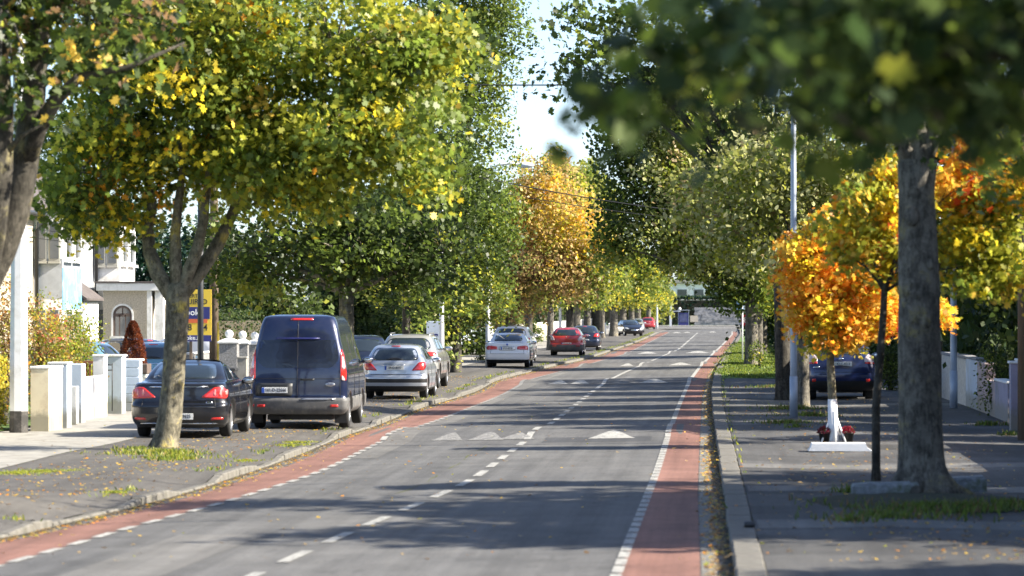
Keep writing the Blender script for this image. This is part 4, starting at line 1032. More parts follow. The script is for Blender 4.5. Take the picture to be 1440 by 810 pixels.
gtree('tall pale green tree rising behind the golden tree', 800, 380, 200, 70, PAL_FAR, .3, 6, leaf=.4, dens=14)
gtree('tall pale green tree at the far end, right of its twin', 838, 400, 212, 60, PAL_FAR, .3, 6, leaf=.4, dens=14)
gtree('distant tree behind the left row, above the far red car', 880, 470, 330, 80, PAL_FAR, .2, 5, leaf=.4, dens=14)
gtree('distant tree closing the street above the white building', 1000, 640, 372, 120, PAL_GREEN, .2, 5, leaf=.5, dens=12)
gtree('distant tree at the right end of the cross road', 1060, 600, 330, 120, PAL_GREEN, .1, 5, leaf=.5, dens=12)
# right gardens
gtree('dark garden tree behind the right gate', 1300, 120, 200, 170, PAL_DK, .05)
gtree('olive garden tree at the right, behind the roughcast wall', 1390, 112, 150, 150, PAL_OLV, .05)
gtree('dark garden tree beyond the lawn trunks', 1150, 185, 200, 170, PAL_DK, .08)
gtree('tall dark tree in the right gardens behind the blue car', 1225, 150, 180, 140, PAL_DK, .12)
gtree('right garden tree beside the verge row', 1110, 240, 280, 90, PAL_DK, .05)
near_shade_tree = bush('garden_tree', 'added leafy shade tree beside the nearest right wall, outside the picture', 'tree', 9.2, 42, .05,
    [((rng.uniform(-.5, .5), rng.uniform(-.6, .6), 1.2 + i * 1.05), (2.1 - i * .10, 2.6 - i * .06, 1.0), PAL_DK) for i in range(6)], leaf=.25, per=30, dens=36, spread=.4)
near_shade_tree.location = (8.9, 42, .05); near_shade_tree.scale = (1.25, 1.8, 1.12)  # unseen tree added and stretched to shade the near road
SHADE = [(9.6, 48.5, .85, 'second added shade tree along the nearest right wall'), (8.9, 37, 1.05, 'added shade tree nearest the photographer on the right'), (9.6, 53, .46, 'low added shade tree level with the slim autumn tree'),  # trees added to throw shade over the right pavement and road
         (9.4, 58.6, .52, 'low added shade tree level with the white slab'), (9.6, 64, .78, 'added shade tree beside the utility pole, behind the wall'), (9.4, 70.0, 1.05, 'tall added shade tree behind the mauve gate pillar'),
         (9.8, 76, 1.2, 'tall added shade tree behind the pink wall'), (9.6, 82.6, 1.15, 'tall added shade tree behind the pale blue wall'), (9.9, 89, 1.25, 'tall added shade tree behind the roughcast wall'),
         (9.5, 96, 1.2, 'tall added shade tree behind the wooden gate'), (9.8, 102, 1.3, 'tall added shade tree beyond the wooden gate'), (9.7, 109, 1.25, 'tall added shade tree where the long shaded wall starts'),
         (9.8, 116, 1.2, 'tall added shade tree level with the start of the verge'), (9.6, 123.4, 1.15, 'tall added shade tree past the start of the verge'), (9.2, 30, .8, 'added shade tree beside the photographer on the right')]
for i, (x, y, k, lb) in enumerate(SHADE):
    o = copy_tree(near_shade_tree); o.location = (x, y, .05); o.scale = (min(1, k), min(1.05, k), k); o.rotation_euler = (0, 0, i * 1.3); o['label'] = lb

# ------------------------------------------------------------------ vehicles
def pchip(x, y, xi):
    x = np.asarray(x, float); y = np.asarray(y, float); h = np.diff(x); d = np.diff(y) / h; m = np.zeros_like(y)
    for i in range(1, len(x) - 1):
        if d[i-1] * d[i] > 0:
            w1 = 2 * h[i] + h[i-1]; w2 = h[i] + 2 * h[i-1]; m[i] = (w1 + w2) / (w1 / d[i-1] + w2 / d[i])
    m[0] = d[0]; m[-1] = d[-1]
    k = np.clip(np.searchsorted(x, xi) - 1, 0, len(x) - 2); t = (xi - x[k]) / h[k]
    return (2*t**3-3*t**2+1)*y[k] + (t**3-2*t**2+t)*h[k]*m[k] + (-2*t**3+3*t**2)*y[k+1] + (t**3-t**2)*h[k]*m[k+1]

def body_ring(hw, yr, yf, bow_r, bow_f, rad, z):
    pts = []; ns = 15
    rad = min(rad, hw * .6)
    for i in range(ns): pts.append((hw, yr + rad + (yf - yr - 2 * rad) * i / (ns - 1)))
    for i in range(1, 6): a = math.pi / 2 * i / 6; pts.append((hw - rad + rad * math.cos(a), yf - rad + rad * math.sin(a)))
    for i in range(9): pts.append(((hw - rad) * (1 - 2 * i / 8), yf))
    for i in range(1, 6): a = math.pi / 2 + math.pi / 2 * i / 6; pts.append((-hw + rad + rad * math.cos(a), yf - rad + rad * math.sin(a)))
    for i in range(ns): pts.append((-hw, yf - rad - (yf - yr - 2 * rad) * i / (ns - 1)))
    for i in range(1, 6): a = math.pi + math.pi / 2 * i / 6; pts.append((-hw + rad + rad * math.cos(a), yr + rad + rad * math.sin(a)))
    for i in range(9): pts.append((-(hw - rad) * (1 - 2 * i / 8), yr))
    for i in range(1, 6): a = 1.5 * math.pi + math.pi / 2 * i / 6; pts.append((hw - rad + rad * math.cos(a), yr + rad + rad * math.sin(a)))
    out = []; mid = (yr + yf) / 2
    for x, y in pts:
        b = bow_r if y < mid else bow_f; k = (x / max(hw, .01)) ** 2
        w = max(0, 1 - abs(y - (yr if y < mid else yf)) / .9)
        out.append((x, y + (b * k * w if y < mid else -b * k * w), z))
    return out

def car(name, label, cat, group, loc, rz, K):
    r = root(name, loc, label, cat, group, rz)
    keys = K['slices']; zs = np.array([k[0] for k in keys], float)
    zi = np.unique(np.concatenate([np.linspace(a, b, 5 if b - a > .05 else 3) for a, b in zip(zs[:-1], zs[1:])]))
    hw = pchip(zs, [k[1] for k in keys], zi); yr = pchip(zs, [k[2] for k in keys], zi); yf = pchip(zs, [k[3] for k in keys], zi)
    mb = MB(); vs = []; fs = []; n = None
    for i, z in enumerate(zi):
        rg = body_ring(hw[i], yr[i], yf[i], K.get('bow', .12), K.get('bowf', .22), K.get('rad', .16), z); n = len(rg); vs += rg
    for i in range(len(zi) - 1):
        for k in range(n): fs.append((i * n + k, i * n + (k + 1) % n, (i + 1) * n + (k + 1) % n, (i + 1) * n + k))
    fs.append(tuple(reversed(range(n)))); fs.append(tuple(range((len(zi) - 1) * n, len(zi) * n)))
    mb.add(vs, fs, 0, True); me = mb.mesh('body')
    paintm = P[K['paint']]; trim = M['black']
    me.materials.append(paintm); me.materials.append(trim); me.materials.append(P['greybumper'])
    for p in me.polygons:
        c = p.center
        if c.z < K.get('trim_z', .3): p.material_index = 1
        for (z0, z1, ymax, mi) in K.get('bands', []):
            if z0 < c.z < z1 and c.y < ymax: p.material_index = mi
        if abs(p.normal.z) > .99 and c.z < .3: p.material_index = 1
    # wheel arches
    cut = MB(); wr = K['wr']
    for y in K['axles']:
        for sx in (-1, 1):
            x0, x1 = sx * (max(hw) - .26), sx * (max(hw) + .3)
            cut.lathe([(wr + .055, min(x0, x1)), (wr + .055, max(x0, x1))], 28, (0, y, wr + .01), 'x', 0)
    cme = cut.mesh('cut'); cme.materials.append(trim)
    bm = bmesh.new(); bm.from_mesh(cme); bmesh.ops.recalc_face_normals(bm, faces=bm.faces); bm.to_mesh(cme); bm.free()
    bo = bpy.data.objects.new('tmp_body', me); co = bpy.data.objects.new('tmp_cut', cme); COL.objects.link(bo); COL.objects.link(co)
    md = bo.modifiers.new('b', 'BOOLEAN'); md.object = co; md.operation = 'DIFFERENCE'; md.solver = 'EXACT'
    try: md.material_mode = 'TRANSFER'
    except Exception: pass
    bpy.context.view_layer.update()
    me2 = bpy.data.meshes.new_from_object(bo.evaluated_get(bpy.context.evaluated_depsgraph_get()))
    if len(me2.polygons) < 100: me2 = me.copy()
    bpy.data.objects.remove(bo); bpy.data.objects.remove(co)
    me2.name = 'body'; body = bpy.data.objects.new('body', me2); COL.objects.link(body); body.parent = r
    bm = bmesh.new(); bm.from_mesh(me); bvh = BVHTree.FromBMesh(bm); bm.free()
    L = max(yf)

    def patch(nm, poly, m, side='rear', off=.008, parent=None, rings=4, seg=36, depth=.02, inner=0.0):
        """a fitted panel: poly is (x,z) seen from the rear/front or (y,z) seen from a side"""
        c = np.mean(poly, axis=0); P_ = [np.array(p, float) for p in poly]
        # resample the outline with softened corners
        out = []; per = [np.linalg.norm(P_[(i + 1) % len(P_)] - P_[i]) for i in range(len(P_))]; tot = sum(per)
        for k in range(seg):
            d = tot * k / seg; i = 0
            while d > per[i] and i < len(per) - 1: d -= per[i]; i += 1
            out.append(P_[i] + (P_[(i + 1) % len(P_)] - P_[i]) * min(1, d / per[i]))
        for _ in range(K.get('soft', 1)): out = [(out[i - 1] + 2 * out[i] + out[(i + 1) % seg]) / 4 for i in range(seg)]
        vs = []; ok = True
        def hit(q, o, side=side):
            if side == 'rear': a, d = Vector((q[0], -3, q[1])), Vector((0, 1, 0))
            elif side == 'front': a, d = Vector((q[0], L + 3, q[1])), Vector((0, -1, 0))
            elif side == 'right': a, d = Vector((3, q[0], q[1])), Vector((-1, 0, 0))
            else: a, d = Vector((-3, q[0], q[1])), Vector((1, 0, 0))
            h = bvh.ray_cast(a, d)
            if h[0] is None: return None
            nr = h[1] if h[1].dot(d) < 0 else -h[1]
            return h[0] + nr * o
        last = hit(c, off)
        if last is None: return None
        for t in range(1, rings + 1):
            for q in out:
                p = hit(c + (q - c) * t / rings, off); p = p if p is not None else last; vs.append(p); last = p
        for q in out:
            p = hit(q, -depth); p = p if p is not None else last; vs.append(p)
        vs.append(hit(c, off)); ci = len(vs) - 1; fs = []
        for k in range(seg):
            k2 = (k + 1) % seg; fs.append((ci, k, k2))
            for t in range(rings): fs.append((t * seg + k, (t + 1) * seg + k, (t + 1) * seg + k2, t * seg + k2))
        b = MB(); b.add(vs, fs, 0, m.name != 'dark van glass'); return b.build(nm, m, parent or r)
    def mir(poly): return [(-x, z) for x, z in reversed(poly)]
    def rear_y(x, z):
        h = bvh.ray_cast(Vector((x, -3, z)), Vector((0, 1, 0))); return h[0].y if h[0] is not None else 0
    # glass
    if 'rw' in K: patch('rear_window', K['rw'], M['glass'], off=.006)
    if 'fw' in K: patch('windscreen', K['fw'], M['glass'], 'front', off=.006)
    for poly in K.get('sw', []):
        for sd in ('right', 'left'): patch('side_window', poly, M['glass'], sd, off=.005)
    # lamps
    for poly, mm in K.get('lamps', []):
        for pp in (poly, mir(poly)):
            l = patch('tail_light', pp, M[mm], off=.012)
            if l and K.get('lampsub'):
                cx, cz = np.mean(pp, axis=0)
                for t, sc in K['lampsub']:
                    sub = [(cx + (x - cx) * sc[0] + t[0] * (1 if cx > 0 else -1), cz + (z - cz) * sc[1] + t[1]) for x, z in pp]
                    patch('lamp_band', sub, M[K.get('lampsubm', 'redlamp2')], off=.016, parent=l, rings=2, seg=16, depth=.004)
    for poly, mm in K.get('reflectors', []):
        for pp in (poly, mir(poly)): patch('reflector', pp, M[mm], off=.01, rings=2, seg=20)
    for nm, poly, mm, sd, o_ in K.get('extra', []):
        patch(nm, poly, M[mm] if mm in M else P[mm], sd, off=o_, rings=3, seg=28)
    for poly in K.get('headlamps', []):
        for pp in (poly, mir(poly)): patch('headlight', pp, M['headlamp'], 'front', off=.01)
    # number plate
    if 'plate' in K:
        x, z, txt = K['plate']; y = min(rear_y(x - .2, z), rear_y(x + .2, z), rear_y(x, z + .04)) - .012
        pb = MB(); pb.box((0, 0, 0), (.52, .014, .115), bev=.003); pl = pb.build('number_plate', M['plate'], r, (x, y, z))
        bb = MB(); bb.box((-.235, -.0085, 0), (.05, .004, .111)); bb.build('plate_band', M['plateblue'], pl)
        tx = text(txt, 'plate_lettering', .095, M['ink'], pl, (.022, -.009, 0), sx=.84)
    if 'badge' in K:
        x, z, rx, rz_ , mm = K['badge']; y = rear_y(x, z) - .01
        b = MB(); b.sphere((0, 0, 0), 1, 14, 8, sc=(rx, .012, rz_)); b.build('badge', M[mm], r, (x, y, z))
    # wheels
    wm = MB(); ww = K.get('ww', .205); t = ww / 2
    wm.lathe([(wr * .62, -t), (wr * .9, -t), (wr * .975, -t * .82), (wr, -t * .5), (wr, t * .5), (wr * .975, t * .82), (wr * .9, t), (wr * .62, t), (wr * .6, 0), (wr * .62, -t)], 32, axis='x')
    rm = MB(); rr = wr * .64
    rm.lathe([(rr, t * .9), (rr * 1.02, t * .98), (rr * .94, t * .92), (rr * .9, t * .5), (rr * .9, -t * .5)], 32, axis='x')
    rm.lathe([(0, t * .86), (rr * .2, t * .86), (rr * .24, t * .6)], 16, axis='x')
    for k in range(5):
        a = 2 * math.pi * k / 5; ca, sa = math.cos(a), math.sin(a)
        q = [(-.16, .12), (.16, .12), (.10, .92), (-.10, .92)]
        vsx = [(t * (.82 if j < 2 else .74), rr * (u * ca - v * sa), rr * (u * sa + v * ca)) for j, (u, v) in enumerate(q)]
        vsx += [(xx - .03, yy, zz) for xx, yy, zz in vsx]
        rm.add(vsx, [(0, 1, 2, 3), (7, 6, 5, 4), (0, 4, 5, 1), (1, 5, 6, 2), (2, 6, 7, 3), (3, 7, 4, 0)])
    rm.lathe([(rr * .88, t * .35), (0, t * .35)], 20, axis='x', mi=1)
    first = None
    for y in K['axles']:
        for sx in (1, -1):
            if first is None:
                first = wm.build('wheel', M['rubber'], r); rim = rm.build('rim', [M['rim'], M['black']], first)
                o = first
            else: o = copy_tree(first, r)
            o.location = (sx * (max(hw) - .035 - t), y, wr); o.rotation_euler = (0, 0, 0 if sx > 0 else math.pi)
    # mirrors
    if 'mirror' in K:
        mx, my, mz = K['mirror']
        for sx in (1, -1):
            b = MB(); b.sphere((sx * (mx + .12), my, mz), 1, 14, 9, sc=(.125, .075, .078)); b.tube([(sx * (mx - .06), my + .03, mz - .05), (sx * (mx + .06), my + .01, mz - .03)], .028, 8, mi=0)
            o = b.build('wing_mirror', P[K['paint']], r)
            g = MB(); g.sphere((sx * (mx + .125), my - .068, mz), 1, 12, 6, sc=(.10, .012, .058)); g.build('mirror_glass', M['chrome'], o)
    # underside
    b = MB(); b.box((0, L / 2, .23), (max(hw) * 1.3, L - .9, .10)); b.tube([(-.35, .12, .24), (-.35, .5, .26)], .03, 10); b.tube([(-.6, K['axles'][0], wr), (.6, K['axles'][0], wr)], .04, 8)
    b.build('underbody', M['black'], r)
    # seams of doors and lids as thin recess-coloured strips
    for sd, pts in K.get('seams', []):
        vs = []; 
        for i, q in enumerate(pts):
            if sd == 'rear': a, d = Vector((q[0], -3, q[1])), Vector((0, 1, 0))
            else: a, d = Vector((3 * (1 if sd == 'right' else -1), q[0], q[1])), Vector((-1 if sd == 'right' else 1, 0, 0))
            h = bvh.ray_cast(a, d)
            if h[0] is not None: vs.append(h[0] - d * .001)
        if len(vs) > 1:
            b = MB(); b.tube(vs, .006, 5); b.build('door_seam', M['black'], r)
    return r, patch, rear_y

def lin(p, q, n=8): return [(p[0] + (q[0] - p[0]) * i / n, p[1] + (q[1] - p[1]) * i / n) for i in range(n + 1)]
def cpos(px, Y, z=PZL): p = wp(px, 500, Y); return (p.x, Y, z)

# black saloon
SALOON = dict(paint='black', wr=.335, axles=(1.02, 3.83), bow=.16, rad=.17, trim_z=.26, mirror=(.84, 3.05, 1.03),
    slices=[(.20, .80, .14, 4.62), (.30, .885, .04, 4.74), (.45, .915, .0, 4.79), (.62, .918, .0, 4.78), (.66, .912, .04, 4.76), (.80, .905, .07, 4.62), (.92, .885, .08, 4.2), (1.00, .86, .10, 3.75), (1.035, .83, .17, 3.5),
            (1.055, .80, .74, 3.35), (1.16, .745, .92, 3.08), (1.28, .675, 1.15, 2.75), (1.38, .60, 1.42, 2.42), (1.43, .53, 1.65, 2.2), (1.456, .36, 1.85, 2.05)],
    rw=[(-.62, 1.10), (.62, 1.10), (.53, 1.375), (-.53, 1.375)], fw=[(-.66, 1.08), (.66, 1.08), (.53, 1.38), (-.53, 1.38)],
    sw=[[(1.25, 1.06), (2.12, 1.06), (2.12, 1.37), (1.62, 1.35)], [(2.2, 1.06), (3.2, 1.06), (2.7, 1.30), (2.2, 1.37)]],
    lamps=[([(.42, .76), (.885, .74), (.90, .84), (.83, .955), (.66, .955)], 'redlamp')], lampsub=[((-.06, .01), (.10, .62)), ((.04, .01), (.10, .62)), ((.14, .01), (.08, .5))],
    reflectors=[([(.60, .345), (.84, .355), (.84, .395), (.62, .385)], 'redlamp')],
    extra=[('boot_trim', [(-.60, .955), (.60, .955), (.60, .975), (-.60, .975)], 'chrome', 'rear', .012), ('number_badge', [(.52, .655), (.64, .655), (.64, .69), (.52, .69)], 'chrome', 'rear', .006),
           ('exhaust_trim', [(-.8, .27), (.8, .27), (.78, .285), (-.78, .285)], 'chrome', 'rear', .008)],
    plate=(0.03, .41, '11-D-39625'), seams=[('rear', lin((-.70, .58), (.70, .58))), ('rear', lin((-.70, .58), (-.64, .93))), ('rear', lin((.70, .58), (.64, .93))), ('right', lin((2.16, .40), (2.16, 1.05))), ('right', lin((1.38, .62), (1.24, 1.03), 6)), ('right', lin((3.28, .40), (3.22, 1.0)))],
    headlamps=[[(.5, .66), (.86, .68), (.84, .80), (.55, .76)]])
car('parked_car', 'black saloon parked behind the lichened street tree', 'car', 'cars parked on the left pavement', cpos(250, 66.2), R(.7), SALOON)
c_ = bpy.data.objects.get('parked_car')

# navy van
VAN = dict(paint='navy', wr=.345, axles=(1.0, 3.93), bow=.09, rad=.12, trim_z=.33, mirror=(.98, 3.95, 1.35), soft=0,
    slices=[(.30, .90, .06, 4.85), (.42, 1.0, .0, 4.96), (.60, 1.005, -.01, 4.97), (.635, .99, .02, 4.97), (.9, .993, .025, 4.93), (1.15, .985, .035, 4.65), (1.4, .94, .06, 4.25), (1.7, .865, .11, 3.95), (2.0, .80, .17, 3.62), (2.18, .745, .24, 3.3), (2.27, .69, .31, 3.0), (2.31, .5, .5, 2.6)],
    bands=[(.3, .63, 9, 2)],
    extra=[('door_window', [(-.83, 1.40), (-.68, 1.24), (-.006, 1.24), (-.006, 1.80), (-.77, 1.80)], 'vanglass', 'rear', .004), ('door_window', [(.006, 1.24), (.68, 1.24), (.83, 1.40), (.77, 1.80), (.006, 1.80)], 'vanglass', 'rear', .004),
           ('window_brow', [(-.46, 1.82), (.46, 1.82), (.44, 1.845), (-.44, 1.845)], 'navy', 'rear', .025),
           ('brake_light', [(-.16, 2.20), (.30, 2.20), (.30, 2.235), (-.16, 2.235)], 'redlamp', 'rear', .012),
           ('plate_recess', [(-.84, .67), (-.10, .67), (-.10, .93), (-.84, .93)], 'gunmetal', 'rear', .004),
           ('door_handle', [(.06, .985), (.34, .985), (.34, 1.02), (.06, 1.02)], 'black', 'rear', .02),
           ('bumper_step', [(.05, .60), (.78, .60), (.78, .622), (.05, .622)], 'rim', 'rear', .012)],
    sw=[[(3.2, 1.22), (4.0, 1.24), (3.75, 1.62), (3.2, 1.66)]],
    lamps=[([(.86, 1.02), (.965, .98), (.975, 1.12), (.90, 1.60), (.86, 1.62)], 'redlamp')], lampsub=[((.0, .06), (.55, .42)), ((0, -.24), (.5, .16))], lampsubm='clearlamp',
    reflectors=[([(.66, .45), (.82, .45), (.82, .50), (.66, .50)], 'redlamp')],
    plate=(-.46, .79, '161-D-22666'), badge=(.66, .905, .10, .042, 'rim'),
    seams=[('rear', lin((0, .64), (0, 2.2), 14)), ('rear', lin((-.86, .66), (-.86, 1.7), 10)), ('rear', lin((.86, .66), (.86, 1.02), 6)), ('rear', lin((-.86, 1.02), (.86, 1.02), 14)), ('right', lin((3.05, .6), (3.05, 1.9), 8)), ('right', lin((1.9, .6), (1.9, 1.9), 8)), ('right', lin((.4, 1.35), (3.0, 1.35), 10)), ('right', lin((.2, 1.12), (4.0, 1.12), 12))])
VAN['sw'] = VAN['sw']
vr, _, ry = car('parked_van', 'navy high roofed van parked between the black saloon and the silver hatchback', 'van', 'cars parked on the left pavement', cpos(418, 71.3), R(.9), VAN)
text('Ford', 'badge_lettering', .052, M['navy'], vr, (.66, ry(.66, .905) - .024, .905))
for sx, mx in ((1, .60), (-1, -.66)):      # mud flaps
    w = MB(); w.box((mx + sx * .22, .62, .24), (.24, .02, .26), bev=.004); w.build('mud_flap', M['black'], vr)

# silver hatchback
HATCH = dict(paint='silverblue', wr=.305, axles=(.78, 3.32), bow=.13, rad=.18, trim_z=.27, mirror=(.80, 2.72, 1.02),
    slices=[(.20, .76, .12, 3.9), (.30, .85, .02, 4.0), (.48, .873, -.01, 4.03), (.60, .874, .0, 4.0), (.63, .866, .05, 3.98), (.80, .86, .07, 3.7), (.92, .84, .09, 3.35), (1.0, .815, .13, 3.1), (1.15, .74, .25, 2.85), (1.30, .66, .40, 2.55), (1.40, .59, .54, 2.25), (1.45, .50, .72, 2.05), (1.472, .36, .95, 1.8)],
    bands=[(.455, .545, .35, 1), (.2, .36, .5, 1)],
    rw=[(-.66, 1.07), (-.60, 1.035), (.60, 1.035), (.66, 1.07), (.55, 1.36), (-.55, 1.36)], fw=[(-.64, 1.06), (.64, 1.06), (.54, 1.38), (-.54, 1.38)],
    sw=[[(1.0, 1.05), (1.75, 1.03), (1.75, 1.38), (1.15, 1.36)], [(1.82, 1.03), (2.85, 1.03), (2.4, 1.30), (1.82, 1.38)]],
    lamps=[([(.46, .76), (.80, .775), (.85, .90), (.80, 1.0), (.66, .985)], 'redlamp')],
    extra=[('handle_strip', [(-.38, .90), (.34, .90), (.34, .92), (-.38, .92)], 'chrome', 'rear', .016), ('brake_light', [(-.13, 1.405), (.13, 1.405), (.12, 1.425), (-.12, 1.425)], 'redlamp', 'rear', .01), ('wiper', [(-.25, 1.05), (.25, 1.05), (.08, 1.10), (-.08, 1.10)], 'black', 'rear', .02)],
    plate=(.0, .835, '09-D-8077'), seams=[('rear', lin((-.66, .66), (.66, .66))), ('right', lin((1.78, .3), (1.78, 1.0))), ('right', lin((2.9, .3), (2.88, 1.0)))])
car('parked_car', 'small silver blue hatchback parked just beyond the navy van', 'car', 'cars parked on the left pavement', cpos(554, 95.8), R(-.5), HATCH)

SUV = dict(paint='champagne', wr=.36, axles=(.95, 3.6), bow=.14, rad=.2, trim_z=.42, mirror=(.88, 3.0, 1.2),
    slices=[(.26, .80, .14, 4.45), (.38, .90, .04, 4.55), (.60, .938, .0, 4.58), (.80, .94, .02, 4.5), (.98, .925, .06, 4.1), (1.10, .895, .10, 3.7), (1.22, .84, .20, 3.4), (1.40, .76, .36, 3.05), (1.54, .69, .50, 2.7), (1.62, .62, .62, 2.4), (1.66, .45, .85, 2.1)],
    bands=[(.38, .58, .9, 1)],
    rw=[(-.72, 1.20), (.72, 1.20), (.66, 1.42), (.52, 1.54), (-.52, 1.54), (-.66, 1.42)], fw=[(-.7, 1.2), (.7, 1.2), (.58, 1.56), (-.58, 1.56)],
    sw=[[(.9, 1.17), (1.9, 1.16), (1.9, 1.54), (1.15, 1.52)], [(1.97, 1.16), (3.1, 1.17), (2.6, 1.48), (1.97, 1.54)]],
    lamps=[([(.36, 1.00), (.80, .985), (.89, 1.05), (.84, 1.11), (.38, 1.12)], 'redlamp')], plate=(0, .78, '08-D-51264'),
    seams=[('right', lin((1.93, .4), (1.93, 1.15))), ('right', lin((3.15, .4), (3.12, 1.15))), ('rear', lin((-.7, .66), (.7, .66)))])
sv, _, _ = car('parked_car', 'champagne sport utility car with roof rails beyond the silver hatchback', 'car', 'cars parked on the left pavement', cpos(572, 108), R(-1), SUV)
for sx in (1, -1):
    w = MB(); w.tube([(sx * .60, .9, 1.60), (sx * .60, 1.0, 1.68), (sx * .60, 2.1, 1.69), (sx * .60, 2.25, 1.62)], .02, 8); w.build('roof_rail', M['rim'], sv)

BM = dict(SALOON); BM.update(paint='white', lampsub=None, lamps=[([(.40, .76), (.84, .74), (.87, .85), (.78, .92), (.42, .885)], 'redlamp')], reflectors=[], plate=(0, .80, '07-D-40318'), bands=[(.2, .32, .4, 1)],
    extra=[('plate_recess', [(-.36, .72), (.36, .72), (.34, .90), (-.34, .90)], 'silver', 'rear', .005)], badge=(0, .96, .04, .04, 'plateblue'), rw=[(-.60, 1.09), (.60, 1.09), (.53, 1.37), (-.53, 1.37)], trim_z=.3)
car('parked_car', 'white saloon with red tail lights parked on the left pavement', 'car', 'cars parked on the left pavement', cpos(713, 147), R(0), BM)
W2 = dict(SUV); W2.update(paint='white', wr=.33)
car('parked_car', 'white estate car mostly hidden behind the white saloon', 'car', 'cars parked on the left pavement', cpos(718, 163), R(-1), W2)

PUNTO = dict(HATCH); PUNTO.update(paint='red', bands=[(.2, .56, 9, 2)], lamps=[([(.60, .80), (.80, .80), (.82, 1.0), (.70, 1.02)], 'clearlamp')], plate=(.02, .62, '02-D-5128'), badge=(0, .97, .03, .03, 'chrome'),
    extra=[('brake_light', [(-.12, 1.405), (.12, 1.405), (.1, 1.425), (-.1, 1.425)], 'redlamp', 'rear', .01)], reflectors=[([(.5, .48), (.72, .48), (.72, .53), (.5, .53)], 'redlamp')])
car('parked_car', 'red hatchback with grey bumper parked left of the dark blue one', 'car', 'cars parked on the left pavement', cpos(796, 186), R(-.5), PUNTO)
GOLF = dict(HATCH); GOLF.update(paint='darkblue', bands=[], plate=(0, .62, '05-D-9034'), lamps=[([(.50, .80), (.82, .80), (.84, .93), (.76, 1.0), (.58, .98)], 'redlamp')])
car('parked_car', 'dark blue hatchback parked just beyond the red hatchback', 'car', 'cars parked on the left pavement', cpos(822, 208), R(0), GOLF)
FR = dict(HATCH); FR.update(paint='black', bands=[], headlamps=[[(.48, .62), (.82, .66), (.80, .80), (.56, .74)]]); FR.pop('plate'); FR.pop('lampsub', None)
FR['extra'] = [('grille', [(-.36, .50), (.36, .50), (.34, .60), (-.34, .60)], 'chrome', 'front', .01)]
p = cpos(879, 326); car('parked_car', 'black car facing the camera by the thick grey far trunk', 'car', 'cars parked on the left pavement', p, R(180 + 14), FR)
FS = dict(FR); FS.update(paint='silver'); car('parked_car', 'silver car behind the black car that faces the camera', 'car', 'cars parked on the left pavement', cpos(895, 372), R(180), FS)
RF = dict(HATCH); RF.update(paint='red', bands=[], plate=(0, .62, '03-D-2217')); RF.pop('badge', None)
car('parked_car', 'far red car parked nearest the cross road', 'car', 'cars parked on the left pavement', cpos(911, 432), R(0), RF)
DC = dict(SUV); DC.update(paint='darkblue', wr=.33, plate=(0, .78, '04-D-7721'))
car('parked_car', 'dark car standing in the drive behind the silver hatchback', 'car', 'cars in the driveways', cpos(508, 103), R(8), DC)

JUKE = dict(SUV); JUKE.update(paint='blue', wr=.36, ww=.22,
    slices=[(.24, .80, .16, 4.0), (.38, .87, .05, 4.1), (.60, .885, .0, 4.13), (.78, .885, .02, 4.05), (.95, .87, .08, 3.7), (1.07, .83, .14, 3.35), (1.2, .75, .28, 3.1), (1.36, .67, .46, 2.75), (1.49, .60, .62, 2.4), (1.55, .50, .8, 2.15), (1.575, .36, 1.0, 1.9)],
    rw=[(-.62, 1.17), (.62, 1.17), (.50, 1.46), (-.50, 1.46)], axles=(.8, 3.33), plate=(.02, .93, '142-C-4513'), bands=[(.24, .50, .8, 1)],
    lamps=[([(.60, .98), (.84, .96), (.82, 1.10), (.70, 1.18), (.60, 1.08)], 'clearlamp'), ([(.60, .94), (.86, .92), (.85, .97), (.62, .985)], 'redlamp')], lampsub=None, reflectors=[([(.64, .47), (.74, .47), (.74, .55), (.64, .55)], 'redlamp')],
    badge=(0, 1.055, .055, .04, 'chrome'), mirror=(.86, 2.7, 1.12), seams=[('rear', lin((-.7, .72), (.7, .72)))], extra=[('number_badge', [(-.72, .83), (-.56, .83), (-.56, .86), (-.72, .86)], 'chrome', 'rear', .006)],
    sw=[[(1.0, 1.12), (1.75, 1.12), (1.75, 1.44), (1.2, 1.42)], [(1.82, 1.12), (2.8, 1.12), (2.35, 1.38), (1.82, 1.44)]])
car('parked_car', 'deep blue crossover car parked on the right behind the orange tree', 'car', 'cars parked on the right', (gp(1190, 568, .11).x, 92, .11), R(-1), JUKE)
SD = dict(HATCH); SD.update(paint='silver', plate=(0, .83, '06-D-3391'))
q = wp(1425, 500, 112); car('parked_car', 'silver car in the driveway behind the mauve garden wall', 'car', 'cars in the driveways', (q.x, 112, .06), R(40), SD)
for px, Y, pt, lb, rz in ((172, 99, 'teal', 'pale blue car in the drive left of the reddish cone shrub', 80), (213, 93, 'teal', 'pale blue car in the drive right of the reddish cone shrub', 4), (232, 106, 'darkblue', 'dark car in the drive behind the lichened trunk', 60), (325, 108, 'silver', 'light grey car behind the yellow estate agent sign', 85)):
    D = dict(HATCH); D.update(paint=pt); D.pop('plate'); D['lampsub'] = None
    car('parked_car', lb, 'car', 'cars in the driveways', cpos(px, Y, .10), R(rz), D)

